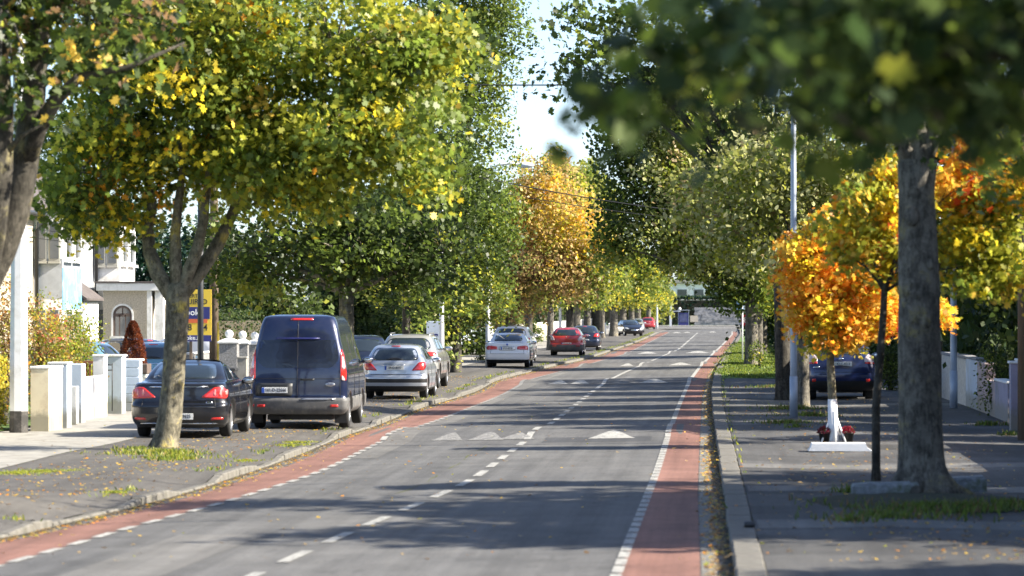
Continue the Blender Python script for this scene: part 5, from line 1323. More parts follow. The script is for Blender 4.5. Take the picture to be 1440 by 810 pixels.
# ------------------------------------------------------------------ garden walls, pillars and gates on the left
XW = -14.15
def wall_piece(name, label, cat, x0, x1, y0, y1, h, m, cap=None, z=PZL, group=None, capo=.03, caph=.05):
    r = root(name, ((x0 + x1) / 2, (y0 + y1) / 2, z), label, cat, group)
    b = MB(); b.box((0, 0, h / 2 - .05), (x1 - x0, y1 - y0, h + .1), bev=.012); b.build('wall' if cat == 'garden wall' else 'shaft', M[m], r)
    if cap:
        b = MB(); b.box((0, 0, h + caph / 2 + .001), (x1 - x0 + 2 * capo, y1 - y0 + 2 * capo, caph), bev=.012); b.build('cap', M[cap], r)
    return r
def spanL(pxa, pxb, Y, X=None):   # a face towards the camera between two pixels, at road distance Y
    a = wp(pxa, 500, Y).x; b = wp(pxb, 500, Y).x; return a, b
def H(py_top, Y, z=PZL): return CAMH + (435 - py_top) * Y / F * 1.0 - z
# low white wall with yellow hedge at the left edge
wall_piece('garden_wall', 'low white wall under the yellow hedge at the left edge', 'garden wall', XW - .22, XW, 58, 69.4, .55, 'white')
G2 = 'gate pillars on the left'
a, b = spanL(49, 75, 70.4); wall_piece('gate_pillar', 'cream gate pillar right of the white lamp post', 'gate pillar', b - .36, b, 69.9, 71.4, H(519, 70.4), 'cream', 'white', group=G2, capo=.015)
a, b = spanL(70, 99, 72.6); wall_piece('gate_pillar', 'gate pillar coloured with blue shade, just right of the cream pillar', 'gate pillar', b - .38, b, 72.2, 72.75, H(513, 72.6), 'pblue', 'white', group=G2, capo=.02)
a, b = spanL(98, 119, 75.5); wall_piece('gate_pillar', 'gate pillar coloured with blue shade, with rounded top, third from the lamp post', 'gate pillar', b - .30, b, 75.1, 75.6, H(512, 75.5), 'pblue', None, group=G2)
wall_piece('garden_wall', 'bright white low garden wall beyond the blue pillars', 'garden wall', wp(138, 500, 78.5).x - .16, wp(138, 500, 78.5).x, 76.2, 79.6, H(530, 78), 'white', None)
a, b = spanL(135, 149, 80); wall_piece('gate_pillar', 'tall white gate pillar at the end of the bright wall', 'gate pillar', b - .24, b, 79.7, 80.2, H(502, 80), 'white', 'white', group=G2, capo=.02)
a, b = spanL(150, 174, 82); wall_piece('gate_pillar', 'wide gate pillar coloured with blue shade, with thin black gate beside it', 'gate pillar', b - .42, b, 81.7, 82.3, H(502, 82), 'pblue', 'white', group=G2, capo=.03)
a, b = spanL(174, 198, 84); wall_piece('garden_wall', 'pale blue block wall left of the black saloon', 'garden wall', b - .42, b, 83.6, 84.2, H(508, 84), 'pblue', 'white', capo=.05)
# rubble pier with a brick top behind the saloon
q = wp(202, 500, 86); wall_piece('gate_pillar', 'whitewashed rubble pier with brown brick top beside the saloon', 'gate pillar', q.x - .3, q.x + .12, 85.6, 86.2, H(526, 86), 'pebblew', 'brickd', group=G2, caph=.24, capo=.03)
# block joints on the pale blue wall: thin block courses as real pieces
r = root('block_pier', (wp(186, 500, 83.5).x, 83.52, PZL), 'rough pale blockwork face of the wall left of the saloon', 'garden wall')
for k in range(6):
    b = MB(); b.box((random.uniform(-.008, .008), -.03, .11 + k * .205), (.34, .06, .19), bev=.012); b.build('block', M['pblue'], r)
# slim posts and gates
def post(name, label, x, y, z, h, rad, m, cat='post', n=8):
    b = MB(); b.tube([(0, 0, -.05), (0, 0, h)], rad, n); return tag(b.build(name, M[m], None, (x, y, z)), label, cat)
q = wp(46, 600, 70.2); post('fence_post', 'thin dark post between yellow hedge and cream pillar', q.x, 70.2, PZL, 1.25, .025, 'gunmetal')
q = wp(77, 600, 71.6); post('gate_post', 'black gate post beside the cream pillar', q.x, 71.6, PZL, 1.05, .03, 'gunmetal')
r = root('iron_gate', (wp(150, 560, 81.2).x, 81.2, PZL), 'thin black iron gate before the wide pale blue pillar', 'gate')
for x0, x1, z0, z1 in ((0, .13, 1.14, 1.14), (0, .13, 1.02, 1.02), (.13, .13, .08, 1.18)):
    b = MB(); b.tube([(x0, 0, z0), (x1, 0, z1)], .013, 6); b.build('bar', M['black'], r)
# brick balustrade behind the bright wall
r = root('balustrade', (wp(124, 520, 80.5).x, 80.5, .05), 'red brown balustrade behind the bright white wall', 'balustrade')
for k in range(8):
    b = MB(); b.box((-.28 + k * .08, 0, .98), (.035, .05, .34)); b.build('baluster', M['brick'], r)
for z in (.79, 1.19):
    b = MB(); b.box((0, 0, z), (.66, .08, .06)); b.build('rail', M['brick'], r)
# small meter box
q = wp(104, 570, 74.3); b = MB(); b.box((0, 0, .4), (.15, .3, .8), bev=.01); tag(b.build('meter_box', M['white'], None, (q.x, 74.3, PZL)), 'small white meter box between the blue pillars', 'meter box')

# grey pebbledash pillars with white balls
def ball_pillar(px0, px1, ball_px, Y, top, label, ball=True, rb=.105, m='pebbleg', zt=None, group='ball topped gate pillars'):
    a, b = spanL(px0, px1, Y); w_ = b - a
    r = root('gate_pillar', ((a + b) / 2, Y, PZL), label, 'gate pillar', group); h = H(top, Y)
    q = MB(); q.box((0, w_ / 2, h / 2 - .05), (w_, w_, h + .1), bev=.01); q.build('shaft', M[m], r)
    q = MB(); t = w_ / 2 + .04
    vs = [(-t, -.04, h), (t, -.04, h), (t, w_ + .04, h), (-t, w_ + .04, h), (-t, -.04, h + .04), (t, -.04, h + .04), (t, w_ + .04, h + .04), (-t, w_ + .04, h + .04), (-.06, w_ / 2 - .06, h + .13), (.06, w_ / 2 - .06, h + .13), (.06, w_ / 2 + .06, h + .13), (-.06, w_ / 2 + .06, h + .13)]
    q.add(vs, [(0, 1, 5, 4), (1, 2, 6, 5), (2, 3, 7, 6), (3, 0, 4, 7), (4, 5, 9, 8), (5, 6, 10, 9), (6, 7, 11, 10), (7, 4, 8, 11), (8, 9, 10, 11), (3, 2, 1, 0)]); q.build('cap', M['white'], r)
    if ball:
        q = MB(); q.sphere((0, w_ / 2, h + .13 + rb * .9), rb, 20, 12); q.lathe([(.07, h + .12), (.05, h + .17)], 14, (0, w_ / 2, 0)); q.build('ball', M['white'], r)
    return r
ball_pillar(308, 333, 320, 86.5, 483, 'leftmost pebbledash pillar with white ball, by the wheelie bin')
ball_pillar(332, 348, 336, 88.5, 484, 'middle pebbledash pillar with white ball')
ball_pillar(348, 366, 350, 90.5, 485, 'pebbledash pillar with white ball nearest the navy van')
q = wp(341, 540, 85.5); b = MB(); b.box((0, 0, .62), (.22, .30, 1.24), bev=.02); b.box((0, 0, 1.25), (.25, .33, .05), bev=.012)
tag(b.build('meter_box', M['conc'], None, (q.x, 85.5, PZL)), 'pale cabinet standing before the middle ball pillar', 'cabinet')
# wheelie bin
r = root('wheelie_bin', (wp(316, 540, 84.6).x, 84.6, PZL), 'dark wheelie bin standing before the ball topped pillars', 'wheelie bin')
b = MB(); b.add([(-.2, -.22, .06), (.2, -.22, .06), (.2, .22, .06), (-.2, .22, .06), (-.27, -.3, .95), (.27, -.3, .95), (.27, .3, .95), (-.27, .3, .95)], [(3, 2, 1, 0), (4, 5, 6, 7), (0, 1, 5, 4), (1, 2, 6, 5), (2, 3, 7, 6), (3, 0, 4, 7)]); b.build('bin_body', M['gunmetal'], r)
b = MB(); b.box((0, -.01, .985), (.59, .66, .07), bev=.02); b.build('lid', M['gunmetal'], r)
for sx in (-1, 1):
    b = MB(); b.lathe([(.1, -.025), (.1, .025)], 16, (sx * .2, .24, .1), 'x'); b.build('wheel', M['black'], r)

# wall line further along the left: mixed white, cream and grey garden walls with pillars
def side_wall(Y0, Y1, h, m, label, cap='white', X=XW):
    return wall_piece('garden_wall', label, 'garden wall', X - .2, X, Y0, Y1, h, m, cap, capo=.03)
side_wall(93, 104, 1.2, 'pebbleg', 'grey garden wall behind the navy van')
side_wall(108, 122, 1.1, 'white', 'white garden wall behind the silver and champagne cars')
side_wall(126, 150, 1.1, 'pebbleg', 'grey garden wall under the low hanging foliage')
side_wall(156, 184, 1.15, 'cream', 'cream garden wall left of the white saloon')
side_wall(190, 214, 1.3, 'pblue', 'pale wall behind the white saloon')
side_wall(222, 250, 1.3, 'white', 'white wall left of the red hatchback')
side_wall(256, 300, 1.3, 'cream', 'cream wall beyond the red hatchback')
side_wall(306, 345, 1.3, 'white', 'white wall behind the thick grey far trunk')
side_wall(350, 430, 1.3, 'pebbleg', 'grey wall reaching to the cross road on the left')
for i, (px0, px1, Y, top, m, bl, lb) in enumerate(((642, 648, 188, 480, 'pebbleg', False, 'narrow grey pillar right of the low hanging foliage'), (652, 658, 194, 478, 'cream', False, 'cream gate pillar left of the paired ball pillars'),
     (666, 672, 200, 476, 'white', True, 'left one of the small white ball pillars beside the white saloon'), (673, 679, 206, 476, 'white', True, 'right one of the small white ball pillars beside the white saloon'),
     (747, 751, 252, 470, 'white', False, 'white gate pillar behind the white saloon'), (755, 760, 262, 468, 'white', False, 'white gate pillar left of the red hatchback'),
     (848, 852, 330, 456, 'white', False, 'far white pillar left of the thick grey trunk'), (856, 860, 340, 456, 'white', False, 'far white pillar touching the thick grey trunk'))):
    ball_pillar(px0, px1, 0, Y, top, lb, bl, .12, m, group='far gate pillars on the left')
# lattice gate between the far pillars
r = root('iron_gate', (wp(660, 500, 197).x, 197, PZL), 'dark iron gate between far cream and white pillars', 'gate')
for k in range(7):
    b = MB(); b.box((-.28 + k * .09, 0, .65), (.035, .03, 1.3)); b.build('bar', M['gunmetal'], r)
# curved ironwork with pale colour beside the ball pillars
# ------------------------------------------------------------------ hedges and shrubs
def hedge(label, x0, x1, y0, y1, z0, z1, pal, leaf=.07, n=16000, name='hedge', lmat='leaf_dull', cat='hedge'):
    """a clipped hedge: dark twiggy core with leaves over it"""
    r = root(name, ((x0 + x1) / 2, (y0 + y1) / 2, z0), label, cat)
    hx, hy, hz = (x1 - x0) / 2, (y1 - y0) / 2, z1 - z0
    b = MB(); b.box((0, 0, hz * .46), (hx * 1.7, hy * 2 - .3, hz * .86), bev=.1); b.build('twigs', M['soil'], r)
    p = rng.uniform(-1, 1, (n, 3)); ax = rng.choice(3, n, p=[.5, .2, .3]); s = np.sign(p[np.arange(n), ax])
    p[np.arange(n), ax] = s * rng.uniform(.88, 1.03, n); p[:, 2] = np.where(ax == 2, 1, p[:, 2])
    p[:, 2] += np.where(ax == 2, rng.normal(size=n) * .05, 0)
    pos = p * np.array([hx, hy, hz / 2]) + np.array([0, 0, hz / 2]) + rng.normal(size=(n, 3)) * .03
    me = leaves_mesh('leaves', pos, (0.2, -.3, .5), leaf, pal_pick(pal, n) * rng.uniform(.6, 1.3, (n, 1)), DIAM)
    link('leaves', me, M[lmat], r); return r
hedge('bright yellow variegated hedge at the left edge', -15.6, -14.3, 60, 71, .1, 1.45, [((.55, .45, .05), 5), (YG, 2), (G_LIGHT, .6)], .06, 22000, lmat='leaf')
hedge('clipped green hedge behind the cars and the navy van', -17.2, -16.2, 112, 150, .05, 2.3, PAL_DK, .10, 16000)
hedge('tall dark hedge on the left beyond the champagne car', -18, -16.5, 155, 215, .05, 3.6, PAL_DK, .16, 16000)
hedge('dark green hedge behind the white saloon', -17.5, -15.2, 218, 300, .05, 3.2, PAL_DK, .2, 12000)
hedge('sunlit yellow green hedge beyond the red hatchback', -15.1, -14.4, 252, 262, .05, 2.6, PAL_YGR, .14, 6000)
hedge('dark hedge behind the far parked cars', -18.5, -16, 305, 430, .05, 3.4, PAL_DK, .28, 10000)
hedge('dark green hedge above the stone wall at the end of the street', -9.5, 9, 520, 523, .1, 4.2, PAL_CON, .35, 12000)
hedge('dark hedge closing the left side of the cross road', -34, -9.6, 518, 521, .1, 4.4, PAL_CON, .35, 9000)
hedge('dark hedge behind the right garden walls', 9.6, 10.8, 66, 112, .05, 2.9, PAL_DK, .12, 16000)
hedge('dark hedge beside the far right footpath', 6.6, 8.2, 122, 330, .05, 3.2, PAL_DK, .2, 16000)
hedge('sunlit pale green hedge seen past the blue car', 5.2, 6.4, 168, 172, .05, 2.6, [(YG, 4), (G_LIGHT, 3)], .12, 5000, lmat='leaf')

def shrub(label, px, Y, py_top, wpx, pal, leaf=.06, z=.05, name='garden_shrub', n=6, per=26, dens=130, spread=.15, shape=DIAM, cat='shrub', lmat='leaf'):
    s = F / Y; p = wp(px, 435 + CAMH * s, Y); Ht = CAMH + (435 - py_top) / s; W_ = wpx / s
    bl = [((rng.uniform(-.3, .3) * W_, rng.uniform(-.2, .2) * W_, Ht * (.2 + .62 * (i + .5) / n)), (W_ * .42, W_ * .4, Ht * .26), pal) for i in range(n)]
    return bush(name, label, cat, p.x, Y, z, bl, leaf=leaf, per=per, dens=dens, spread=spread, shape=shape, trunk=False, lmat=lmat)
shrub('russet and green garden shrub left of the white lamp post', 6, 73.5, 385, 60, [(TAN, 3), (ORA, 1), (YG, 2), (BRN, 2)])
shrub('russet leaved shrub behind the cream and blue pillars', 60, 78, 412, 80, [(TAN, 3), (YG, 3), (GOLD, 1), (G_LIGHT, 2), ((.3, .1, .05), 1.5)])
shrub('light green rose bush with a red bloom behind the bright wall', 103, 81, 425, 80, [(G_LIGHT, 4), (YG, 4), (TAN, 1)])
shrub('small green plant at the foot of the blue pillar', 82, 73.4, 590, 12, [(G_LIGHT, 1)], .04, PZL, 'weed_clump', 2, 8)
q = wp(83, 478, 80.2); b = MB(); b.sphere((0, 0, 0), .085, 12, 8, sc=(1.1, 1, .8)); o = b.build('flower', mat('red petals', (.5, .02, .02), .6, var=.4, scale=20, bump=1.0), None, (q.x, q.y, q.z)); tag(o, 'red bloom on the light green rose bush', 'flower')
# reddish cone shrub
b = Vector((wp(187, 500, 88.5).x, 88.5, .05)); r = root('conifer_shrub', b, 'reddish brown cone shaped dwarf conifer in the left garden', 'shrub')
n = 9000; h = rng.uniform(0, 1, n); a = rng.uniform(0, 2 * math.pi, n); Hc = H(452, 88.5); rad = (.46 * (1 - h) ** .6 * (1 + .12 * np.sin(5 * a + 9 * h)) + .03) * np.sqrt(rng.uniform(.5, 1, n))
link('foliage', leaves_mesh('foliage', np.stack([np.cos(a) * rad, np.sin(a) * rad, .35 + h * (Hc - .35)], 1), (0, -.2, 1.2), .05, pal_pick([((.13, .035, .015), 4), ((.2, .06, .02), 2), ((.07, .025, .015), 2)], n), DIAM), M['leaf'], r)
w = MB(); w.tube([(0, 0, -.1), (0, 0, Hc * .9)], [.05, .015], 8); w.build('stem', M['barkd'], r)
shrub('round green bush beside the far white gate pillars', 752, 255, 452, 26, PAL_FRESH, .12, dens=50, spread=.2)
shrub('small dark bush at the kerb side of the white saloon', 676, 168, 500, 16, PAL_GREEN, .08, PZL, n=3)
shrub('green shrub trailing over the mauve wall', 1400, 78, 476, 44, PAL_GREEN, .06, .1, n=4)
shrub('green shrub behind the parked blue car', 1252, 104, 480, 40, PAL_GREEN, .08, .1, n=4)
shrub('leafy shrub at the foot of the thick verge tree', 1068, 141, 480, 18, PAL_YGR, .08, .12, n=3)
# sword leaved plant
r = root('sword_leaf_plant', (wp(1362, 500, 96).x, 96, .1), 'spiky sword leaved plant behind the roughcast wall', 'plant')
b = MB()
for i in range(90):
    a = random.uniform(0, 2 * math.pi); L_ = random.uniform(1.4, 2.3); o_ = random.uniform(.3, 1.1); dx, dy = math.cos(a), math.sin(a)
    p = [(0, 0, .0), (dx * o_ * .3, dy * o_ * .3, L_ * .5), (dx * o_ * .75, dy * o_ * .75, L_ * .85), (dx * o_ * 1.2, dy * o_ * 1.2, L_ * random.uniform(.75, 1.0))]; wd = (.03, .035, .025, .004)
    vs = []
    for q, ww in zip(p, wd): vs += [(q[0] - dy * ww, q[1] + dx * ww, q[2]), (q[0] + dy * ww, q[1] - dx * ww, q[2])]
    b.add(vs, [(0, 1, 3, 2), (2, 3, 5, 4), (4, 5, 7, 6)], 0, True)
me = b.mesh('leaves'); at = me.color_attributes.new('Col', 'FLOAT_COLOR', 'POINT')
for d_ in at.data: d_.color = (.06, .10, .03, 1)
link('leaves', me, M['leaf_dull'], r)
b = MB(); b.lathe([(.16, -.1), (.12, .25), (.02, .3)], 10); b.build('stem', M['barkd'], r)

# ------------------------------------------------------------------ posts, lamps, poles, signs, wires
def lamp_post(label, px, Y, z, h, r_, m, base=None, head=True, arm=-1.5, oct_=False, group='street lamps'):
    p = wp(px, 500, Y); r = root('street_lamp', (p.x, Y, z), label, 'street lamp', group)
    b = MB(); n = 8 if oct_ else 14
    if base:
        q = MB(); q.tube([(0, 0, -.05), (0, 0, base)], r_ * 1.03, n, smooth=not oct_); q.build('painted_base', M['poleblack'], r)
    b.tube([(0, 0, 0), (0, 0, 1.3), (0, 0, h * .5), (0, 0, h)], [r_, r_ * .98, r_ * .82, r_ * .55], n, smooth=not oct_); b.build('pole', M[m], r)
    if head:
        b = MB(); b.tube([(0, 0, h - .05), (arm * .3, 0, h + .25), (arm * .7, 0, h + .32), (arm, 0, h + .28)], r_ * .5, 8); b.build('arm', M[m], r)
        b = MB(); b.sphere((arm * 1.15, 0, h + .24), 1, 16, 9, sc=(.38, .2, .13)); b.build('lamp_head', M['whiteplastic'], r)
    if not base:
        b = MB(); b.tube([(0, 0, -.02), (0, 0, .9)], r_ * 1.12, n); b.build('door_section', M[m], r)
    return r
lamp_post('pale octagonal lamp post with black base at the left edge', 26.5, 69.0, PZL, 9.5, .185, 'polewhite', .43, True, 1.6, True)
lamp_post('blue grey galvanised lamp post on the near right pavement', 1116, 76.5, .11, 9.4, .078, 'galv', None, True, -1.4)
lamp_post('galvanised post against the right garden wall', 1341, 84, .11, 6.5, .085, 'galv', None, True, -.9)
lamp_post('white lamp post with black base beside the champagne car', 621, 124, PZL, 6.6, .09, 'polewhite', .55, False)
lamp_post('lamp post whose domed head shows before the golden tree', 686, 152, PZL, 8.35, .10, 'polewhite', None, True, 1.4)
for px, Y, lb in ((690, 178, 'grey lamp post left of the white saloon'), (788, 236, 'far pale lamp post near the red hatchback'), (924, 440, 'far white post beside the far red car')):
    lamp_post(lb, px, Y, PZL, 8, .10, 'polewhite', None, True, 1.4)
# dark pole and wooden poles
p = wp(282, 500, 76); r = root('street_pole', (p.x, 76, PZL), 'dark metal pole standing before the yellow sign', 'pole'); b = MB(); b.tube([(0, 0, -.05), (0, 0, 5.6)], [.068, .06], 12); b.build('shaft', M['gunmetal'], r)
def utility_pole(px, Y, z, h, rr, label):
    p = wp(px, 500, Y); r = root('utility_pole', (p.x, Y, z), label, 'utility pole', 'wooden utility poles')
    b = MB(); b.tube([(0, 0, -.1), (0, 0, h * .5), (0, 0, h)], [rr, rr * .88, rr * .75], 14, wob=.01); b.build('shaft', M['wood'], r)
    b = MB(); b.box((0, 0, h - .4), (1.4, .1, .1)); b.build('crossarm', M['wood'], r)
    for k in (-.6, -.2, .2, .6):
        b = MB(); b.lathe([(.02, h - .34), (.045, h - .3), (.045, h - .24), (.02, h - .2)], 10, (k, 0, 0)); b.build('insulator', M['white'], r)
    return r
utility_pole(301, 96, PZL, 9.0, .13, 'brown wooden pole right of the yellow sign')
utility_pole(1438.5, 64.5, .11, 8.6, .10, 'brown wooden pole at the right edge of the picture')
b = MB(); b.box((0, 0, .5), (.05, .04, 1.4), bev=.004); q = wp(305, 480, 95.5); tag(b.build('marker_strip', M['yellow'], None, (q.x + .03, 95.5, .9)), 'yellow and black marker strip on the brown wooden pole', 'marker')

# estate agent sign
Ys = 83.0; s = F / Ys; c = wp(268, 443, Ys); sw_, sh_ = 60 / s, 72 / s
r = root('sale_sign', (c.x, Ys, PZL), 'yellow and navy estate agent board reading Cooke behind the black saloon', 'sign')
zc = c.z - PZL
b = MB(); b.box((0, 0, zc), (sw_, .03, sh_), bev=.004); b.build('board', M['yellow'], r)
b = MB(); b.box((0, 0, zc / 2), (.06, .06, zc), bev=.004); b.build('post', M['wood'], r).location.y = .05
def band(z, h, m, wd=1.0, dx=0):
    b = MB(); b.box((dx, -.018, z), (sw_ * wd, .006, h)); return b.build('sign_band', M[m], r)
def zz(py): return (443 - py) / s + zc
band(zz(440), 17 / s, 'navy', .92); band(zz(451.5), 5.5 / s, 'orange', .8); band(zz(476), 9 / s, 'navy', 1.0)
text('PROPERTIES', 'sign_lettering', 7.5 / s, M['ink'], r, (0, -.019, zz(416)), sx=.95)
text('REQUIRED', 'sign_lettering', 10.5 / s, M['ink'], r, (0, -.019, zz(424.5)), sx=.98)
text('Cooke', 'sign_lettering', 12.5 / s, M['inkw'], r, (.02, -.023, zz(439.5)))
text('6758', 'sign_lettering', 13 / s, M['ink'], r, (-.18, -.019, zz(461))); text('04', 'sign_lettering', 13 / s, M['ink'], r, (.30, -.019, zz(461)))
text('cooke.ie', 'sign_lettering', 9 / s, M['inkw'], r, (0, -.023, zz(475.5)))

# bus stop sign on the verge
q = gp(1044, 510, .12); Y = 160; p = wp(1044, 500, Y); s = F / Y
r = root('bus_stop_sign', (p.x, Y, .12), 'slim white bus stop pole with flag sign before the verge tree', 'bus stop')
b = MB(); b.tube([(0, 0, -.05), (0, 0, 2.75)], .035, 10); b.build('pole', M['polewhite'], r)
b = MB(); b.box((-.08, 0, 2.52), (.34, .03, .42), bev=.004); b.build('flag', M['signblue'], r)
b = MB(); b.box((.10, .0, 2.5), (.02, .034, .4)); b.build('flag_edge', M['polewhite'], r)
p = wp(1048, 451, 190); r = root('red_sign', (p.x, 190, .12), 'small red notice with white lettering on a post by the verge', 'sign')
b = MB(); b.tube([(0, 0, -.05), (0, 0, 2.3)], .03, 8); b.build('post', M['polewhite'], r)
b = MB(); b.box((0, -.03, 1.75), (.42, .02, .62), bev=.004); b.build('plate', M['signred'], r)
text('8', 'sign_lettering', .4, M['inkw'], r, (0, -.045, 1.75))

# pale blue lettered panel between the poles behind the champagne car
p = wp(609, 485, 126); r = root('blue_panel', (p.x, 126.5, PZL), 'tall pale blue lettered panel left of the white lamp post', 'gate')
b = MB(); b.box((0, 0, 1.0), (.55, .05, 2.0), bev=.01); b.build('panel', M['pblue'], r)
text('S', 'panel_lettering', .5, M['navy'], r, (0.05, -.03, 1.35))

# overhead wires
def wire(pa, pb, sag, label, rad=.018):
    a, b = Vector(pa), Vector(pb); o = MB()
    pts = [a.lerp(b, t / 24) - Vector((0, 0, sag * 4 * (t / 24) * (1 - t / 24))) for t in range(25)]
    o.tube(pts, rad, 5); tag(o.build('overhead_wire', M['black'], fix=False), label, 'wire', 'overhead wires')
wire(wp(560, 118, 95), wp(1010, 116, 95), .05, 'topmost wire, crossing the open sky level over the road', .02)
wire(wp(600, 232, 130), wp(1120, 312, 132), .3, 'upper one of the two sloping wires before the golden tree', .022)
wire(wp(600, 250, 134), wp(1080, 318, 136), .25, 'lower one of the two sloping wires before the golden tree', .014)
wire(wp(20, 318, 98), wp(250, 334, 98), .1, 'thin service wire before the left house', .008)
wire(wp(20, 330, 98), wp(250, 348, 98), .1, 'second thin service wire before the left house', .008)
wire(Vector((-13, 36, 8.2)), Vector((6, 41, 7.6)), .2, 'nearest wire over the road, above the picture', .035)  # unseen wires, thickened so their shadow lines show on the road
wire(Vector((-13, 43, 8.0)), Vector((6, 46, 8.4)), .2, 'wire over the road just beyond the nearest one', .032)
wire(Vector((-13, 45.5, 7.6)), Vector((6, 50, 7.4)), .2, 'third wire, added above the picture for its shadow on the near road', .035)  # two more wires added above the view for their shadow lines
wire(Vector((-13, 39.5, 8.3)), Vector((6, 43.6, 8.1)), .2, 'unseen wire added between its neighbours for its shadow on the road', .03)

# granite kerb stones round the thick trunk
for px0, px1, py0, py1, Y, lb in ((1198, 1292, 694, 722, 44.6, 'mossy granite kerb stone lying left of the thick trunk'), (1326, 1386, 686, 706, 46.2, 'shorter granite stone lying right of the thick trunk')):
    a = wp(px0, 700, Y).x; b_ = wp(px1, 700, Y).x; b = MB(); n = 7; w_ = b_ - a; hh = .20
    b.box((0, 0, .07), (w_, .28, .24), bev=.03); o = b.build('granite_stone', M['kerbg'], None, ((a + b_) / 2, Y, .10), True); o.rotation_euler = (R(2), R(-2.5), R(2))
    bm = bmesh.new(); bm.from_mesh(o.data); bmesh.ops.subdivide_edges(bm, edges=bm.edges, cuts=3, use_grid_fill=True)
    for v in bm.verts: v.co += Vector((random.uniform(-1, 1), random.uniform(-1, 1), random.uniform(-1, 1))) * .007
    bm.to_mesh(o.data); bm.free()
    tag(o, lb, 'stone')
# raised mossy soil round that trunk
b = MB(); c0 = gp(1297, 705, .11); vs = [(c0.x, c0.y - .2, .19)]; fs = []
for rr_i, (rad, zz_) in enumerate(((.5, .18), (1.0, .15), (1.45, .105))):
    for k in range(28):
        a = 2 * math.pi * k / 28; vs.append((c0.x + math.cos(a) * rad * 1.05, c0.y - .2 + math.sin(a) * rad * 1.5, zz_ + random.uniform(-.012, .012) * (rr_i < 2)))
for k in range(28):
    k2 = (k + 1) % 28; fs.append((0, 1 + k, 1 + k2)); fs += [(1 + t * 28 + k, 1 + (t + 1) * 28 + k, 1 + (t + 1) * 28 + k2, 1 + t * 28 + k2) for t in (0, 1)]
b.add(vs, fs, 0, True); tag(b.build('earth_mound', M['mosssoil'], fix=False), 'dark mossy earth raised round the thick trunk', kind='structure')
# crushed dark can on the right kerb and a pale scrap in the gutter
q = gp(1053, 742, .115); b = MB(); b.lathe([(.028, 0), (.033, .012), (.033, .10), (.026, .115)], 12, axis='x'); tag(b.build('drink_can', M['gunmetal'], None, (q.x - .05, q.y, .15)), 'small dark drink can lying on the right kerb', 'can')

# ------------------------------------------------------------------ walls on the right
XR = 5.95
def seg_r(px0, px1, top_py, m, label, cap='white', name='garden_wall', cat='garden wall', thick=.22, X=XR, z=.11, caph=.05):
    """a stretch of the wall line seen between two pixels on its road side"""
    def yy(px):
        lo, hi = 40, 200
        for _ in range(40):
            mid = (lo + hi) / 2
            if wp(px, 500, mid).x > X: hi = mid
            else: lo = mid
        return lo
    y1, y0 = yy(px0), yy(px1); h = CAMH + (435 - top_py) * ((y0 + y1) / 2) / F - z
    return wall_piece(name, label, cat, X, X + thick, y0, y1 - .03, h, m, cap, z=z, capo=.025, caph=caph)
seg_r(1428, 1452, 509, 'mauve', 'mauve garden wall next to the utility pole')
q = wp(1419, 500, 69.6); wall_piece('gate_pillar', 'tall mauve gate pillar with white cap on the right', 'gate pillar', 5.66, 6.02, 69.3, 69.75, CAMH + (435 - 511) * 69.4 / F - .11, 'mauve', 'white', z=.11, group='gate pillars on the right')
seg_r(1399, 1417, 537, 'mauve', 'low mauve wall with white coping')
seg_r(1386, 1399, 535, 'pink', 'dusty pink wall under the trailing shrub', None)
seg_r(1374, 1386, 512, 'pink', 'taller dusty pink wall beside the pale blue one', 'pink')
seg_r(1358, 1374, 505, 'pblue', 'pale blue painted wall on the right', 'stone')
seg_r(1343, 1358, 503, 'pebblew', 'whitewashed roughcast wall behind the galvanised post', 'stone', caph=.08)
seg_r(1324, 1342, 500, 'pebblew', 'second whitewashed roughcast wall left of the galvanised post', 'stone', caph=.08)
seg_r(1300, 1318, 498, 'pebblew', 'roughcast wall half hidden behind the thick trunk', 'stone')
wall_piece('garden_wall', 'long shaded garden wall beyond the parked blue car', 'garden wall', XR, XR + .22, 108, 168, 1.3, 'pebblew', 'stone', z=.1)
wall_piece('garden_wall', 'shaded garden wall at the far end of the right footpath', 'garden wall', XR, XR + .22, 176, 420, 1.3, 'stone', None, z=.1)
wall_piece('garden_wall', 'nearest right garden wall beyond the edge of the picture', 'garden wall', XR, XR + .22, 12, 62, 1.3, 'pebblew', 'stone', z=.11)
r = root('wooden_gate', (XR + .05, 97.2, .11), 'dark wooden gate in the right roughcast wall', 'gate')
for k in range(9):
    b = MB(); b.box((0, -.9 + k * .225, .75), (.05, .2, 1.45), bev=.008); b.build('board', M['brickd'], r)

# ------------------------------------------------------------------ far end of the street
def yfar(py): return 0
r = root('stone_wall', (2.0, 524, .1), 'grey stone wall facing the end of the street', 'wall')
zrow = 0; row = 0
while zrow < 2.45:
    hh = random.uniform(.34, .46); x = -5.5 + (row % 2) * .4
    while x < 9:
        wd = random.uniform(.7, 1.35); b = None
        b = MB(); b.box((x + wd / 2, -6 + random.uniform(-.04, .04), zrow + hh / 2), (wd - .025, .5, hh - .02), bev=.03); b.build('stone', M['stone'], r); x += wd
    zrow += hh; row += 1
b = MB(); b.box((1.8, -5.98, 1.2), (14.4, .44, 2.4)); b.build('mortar', M['stone'], r)
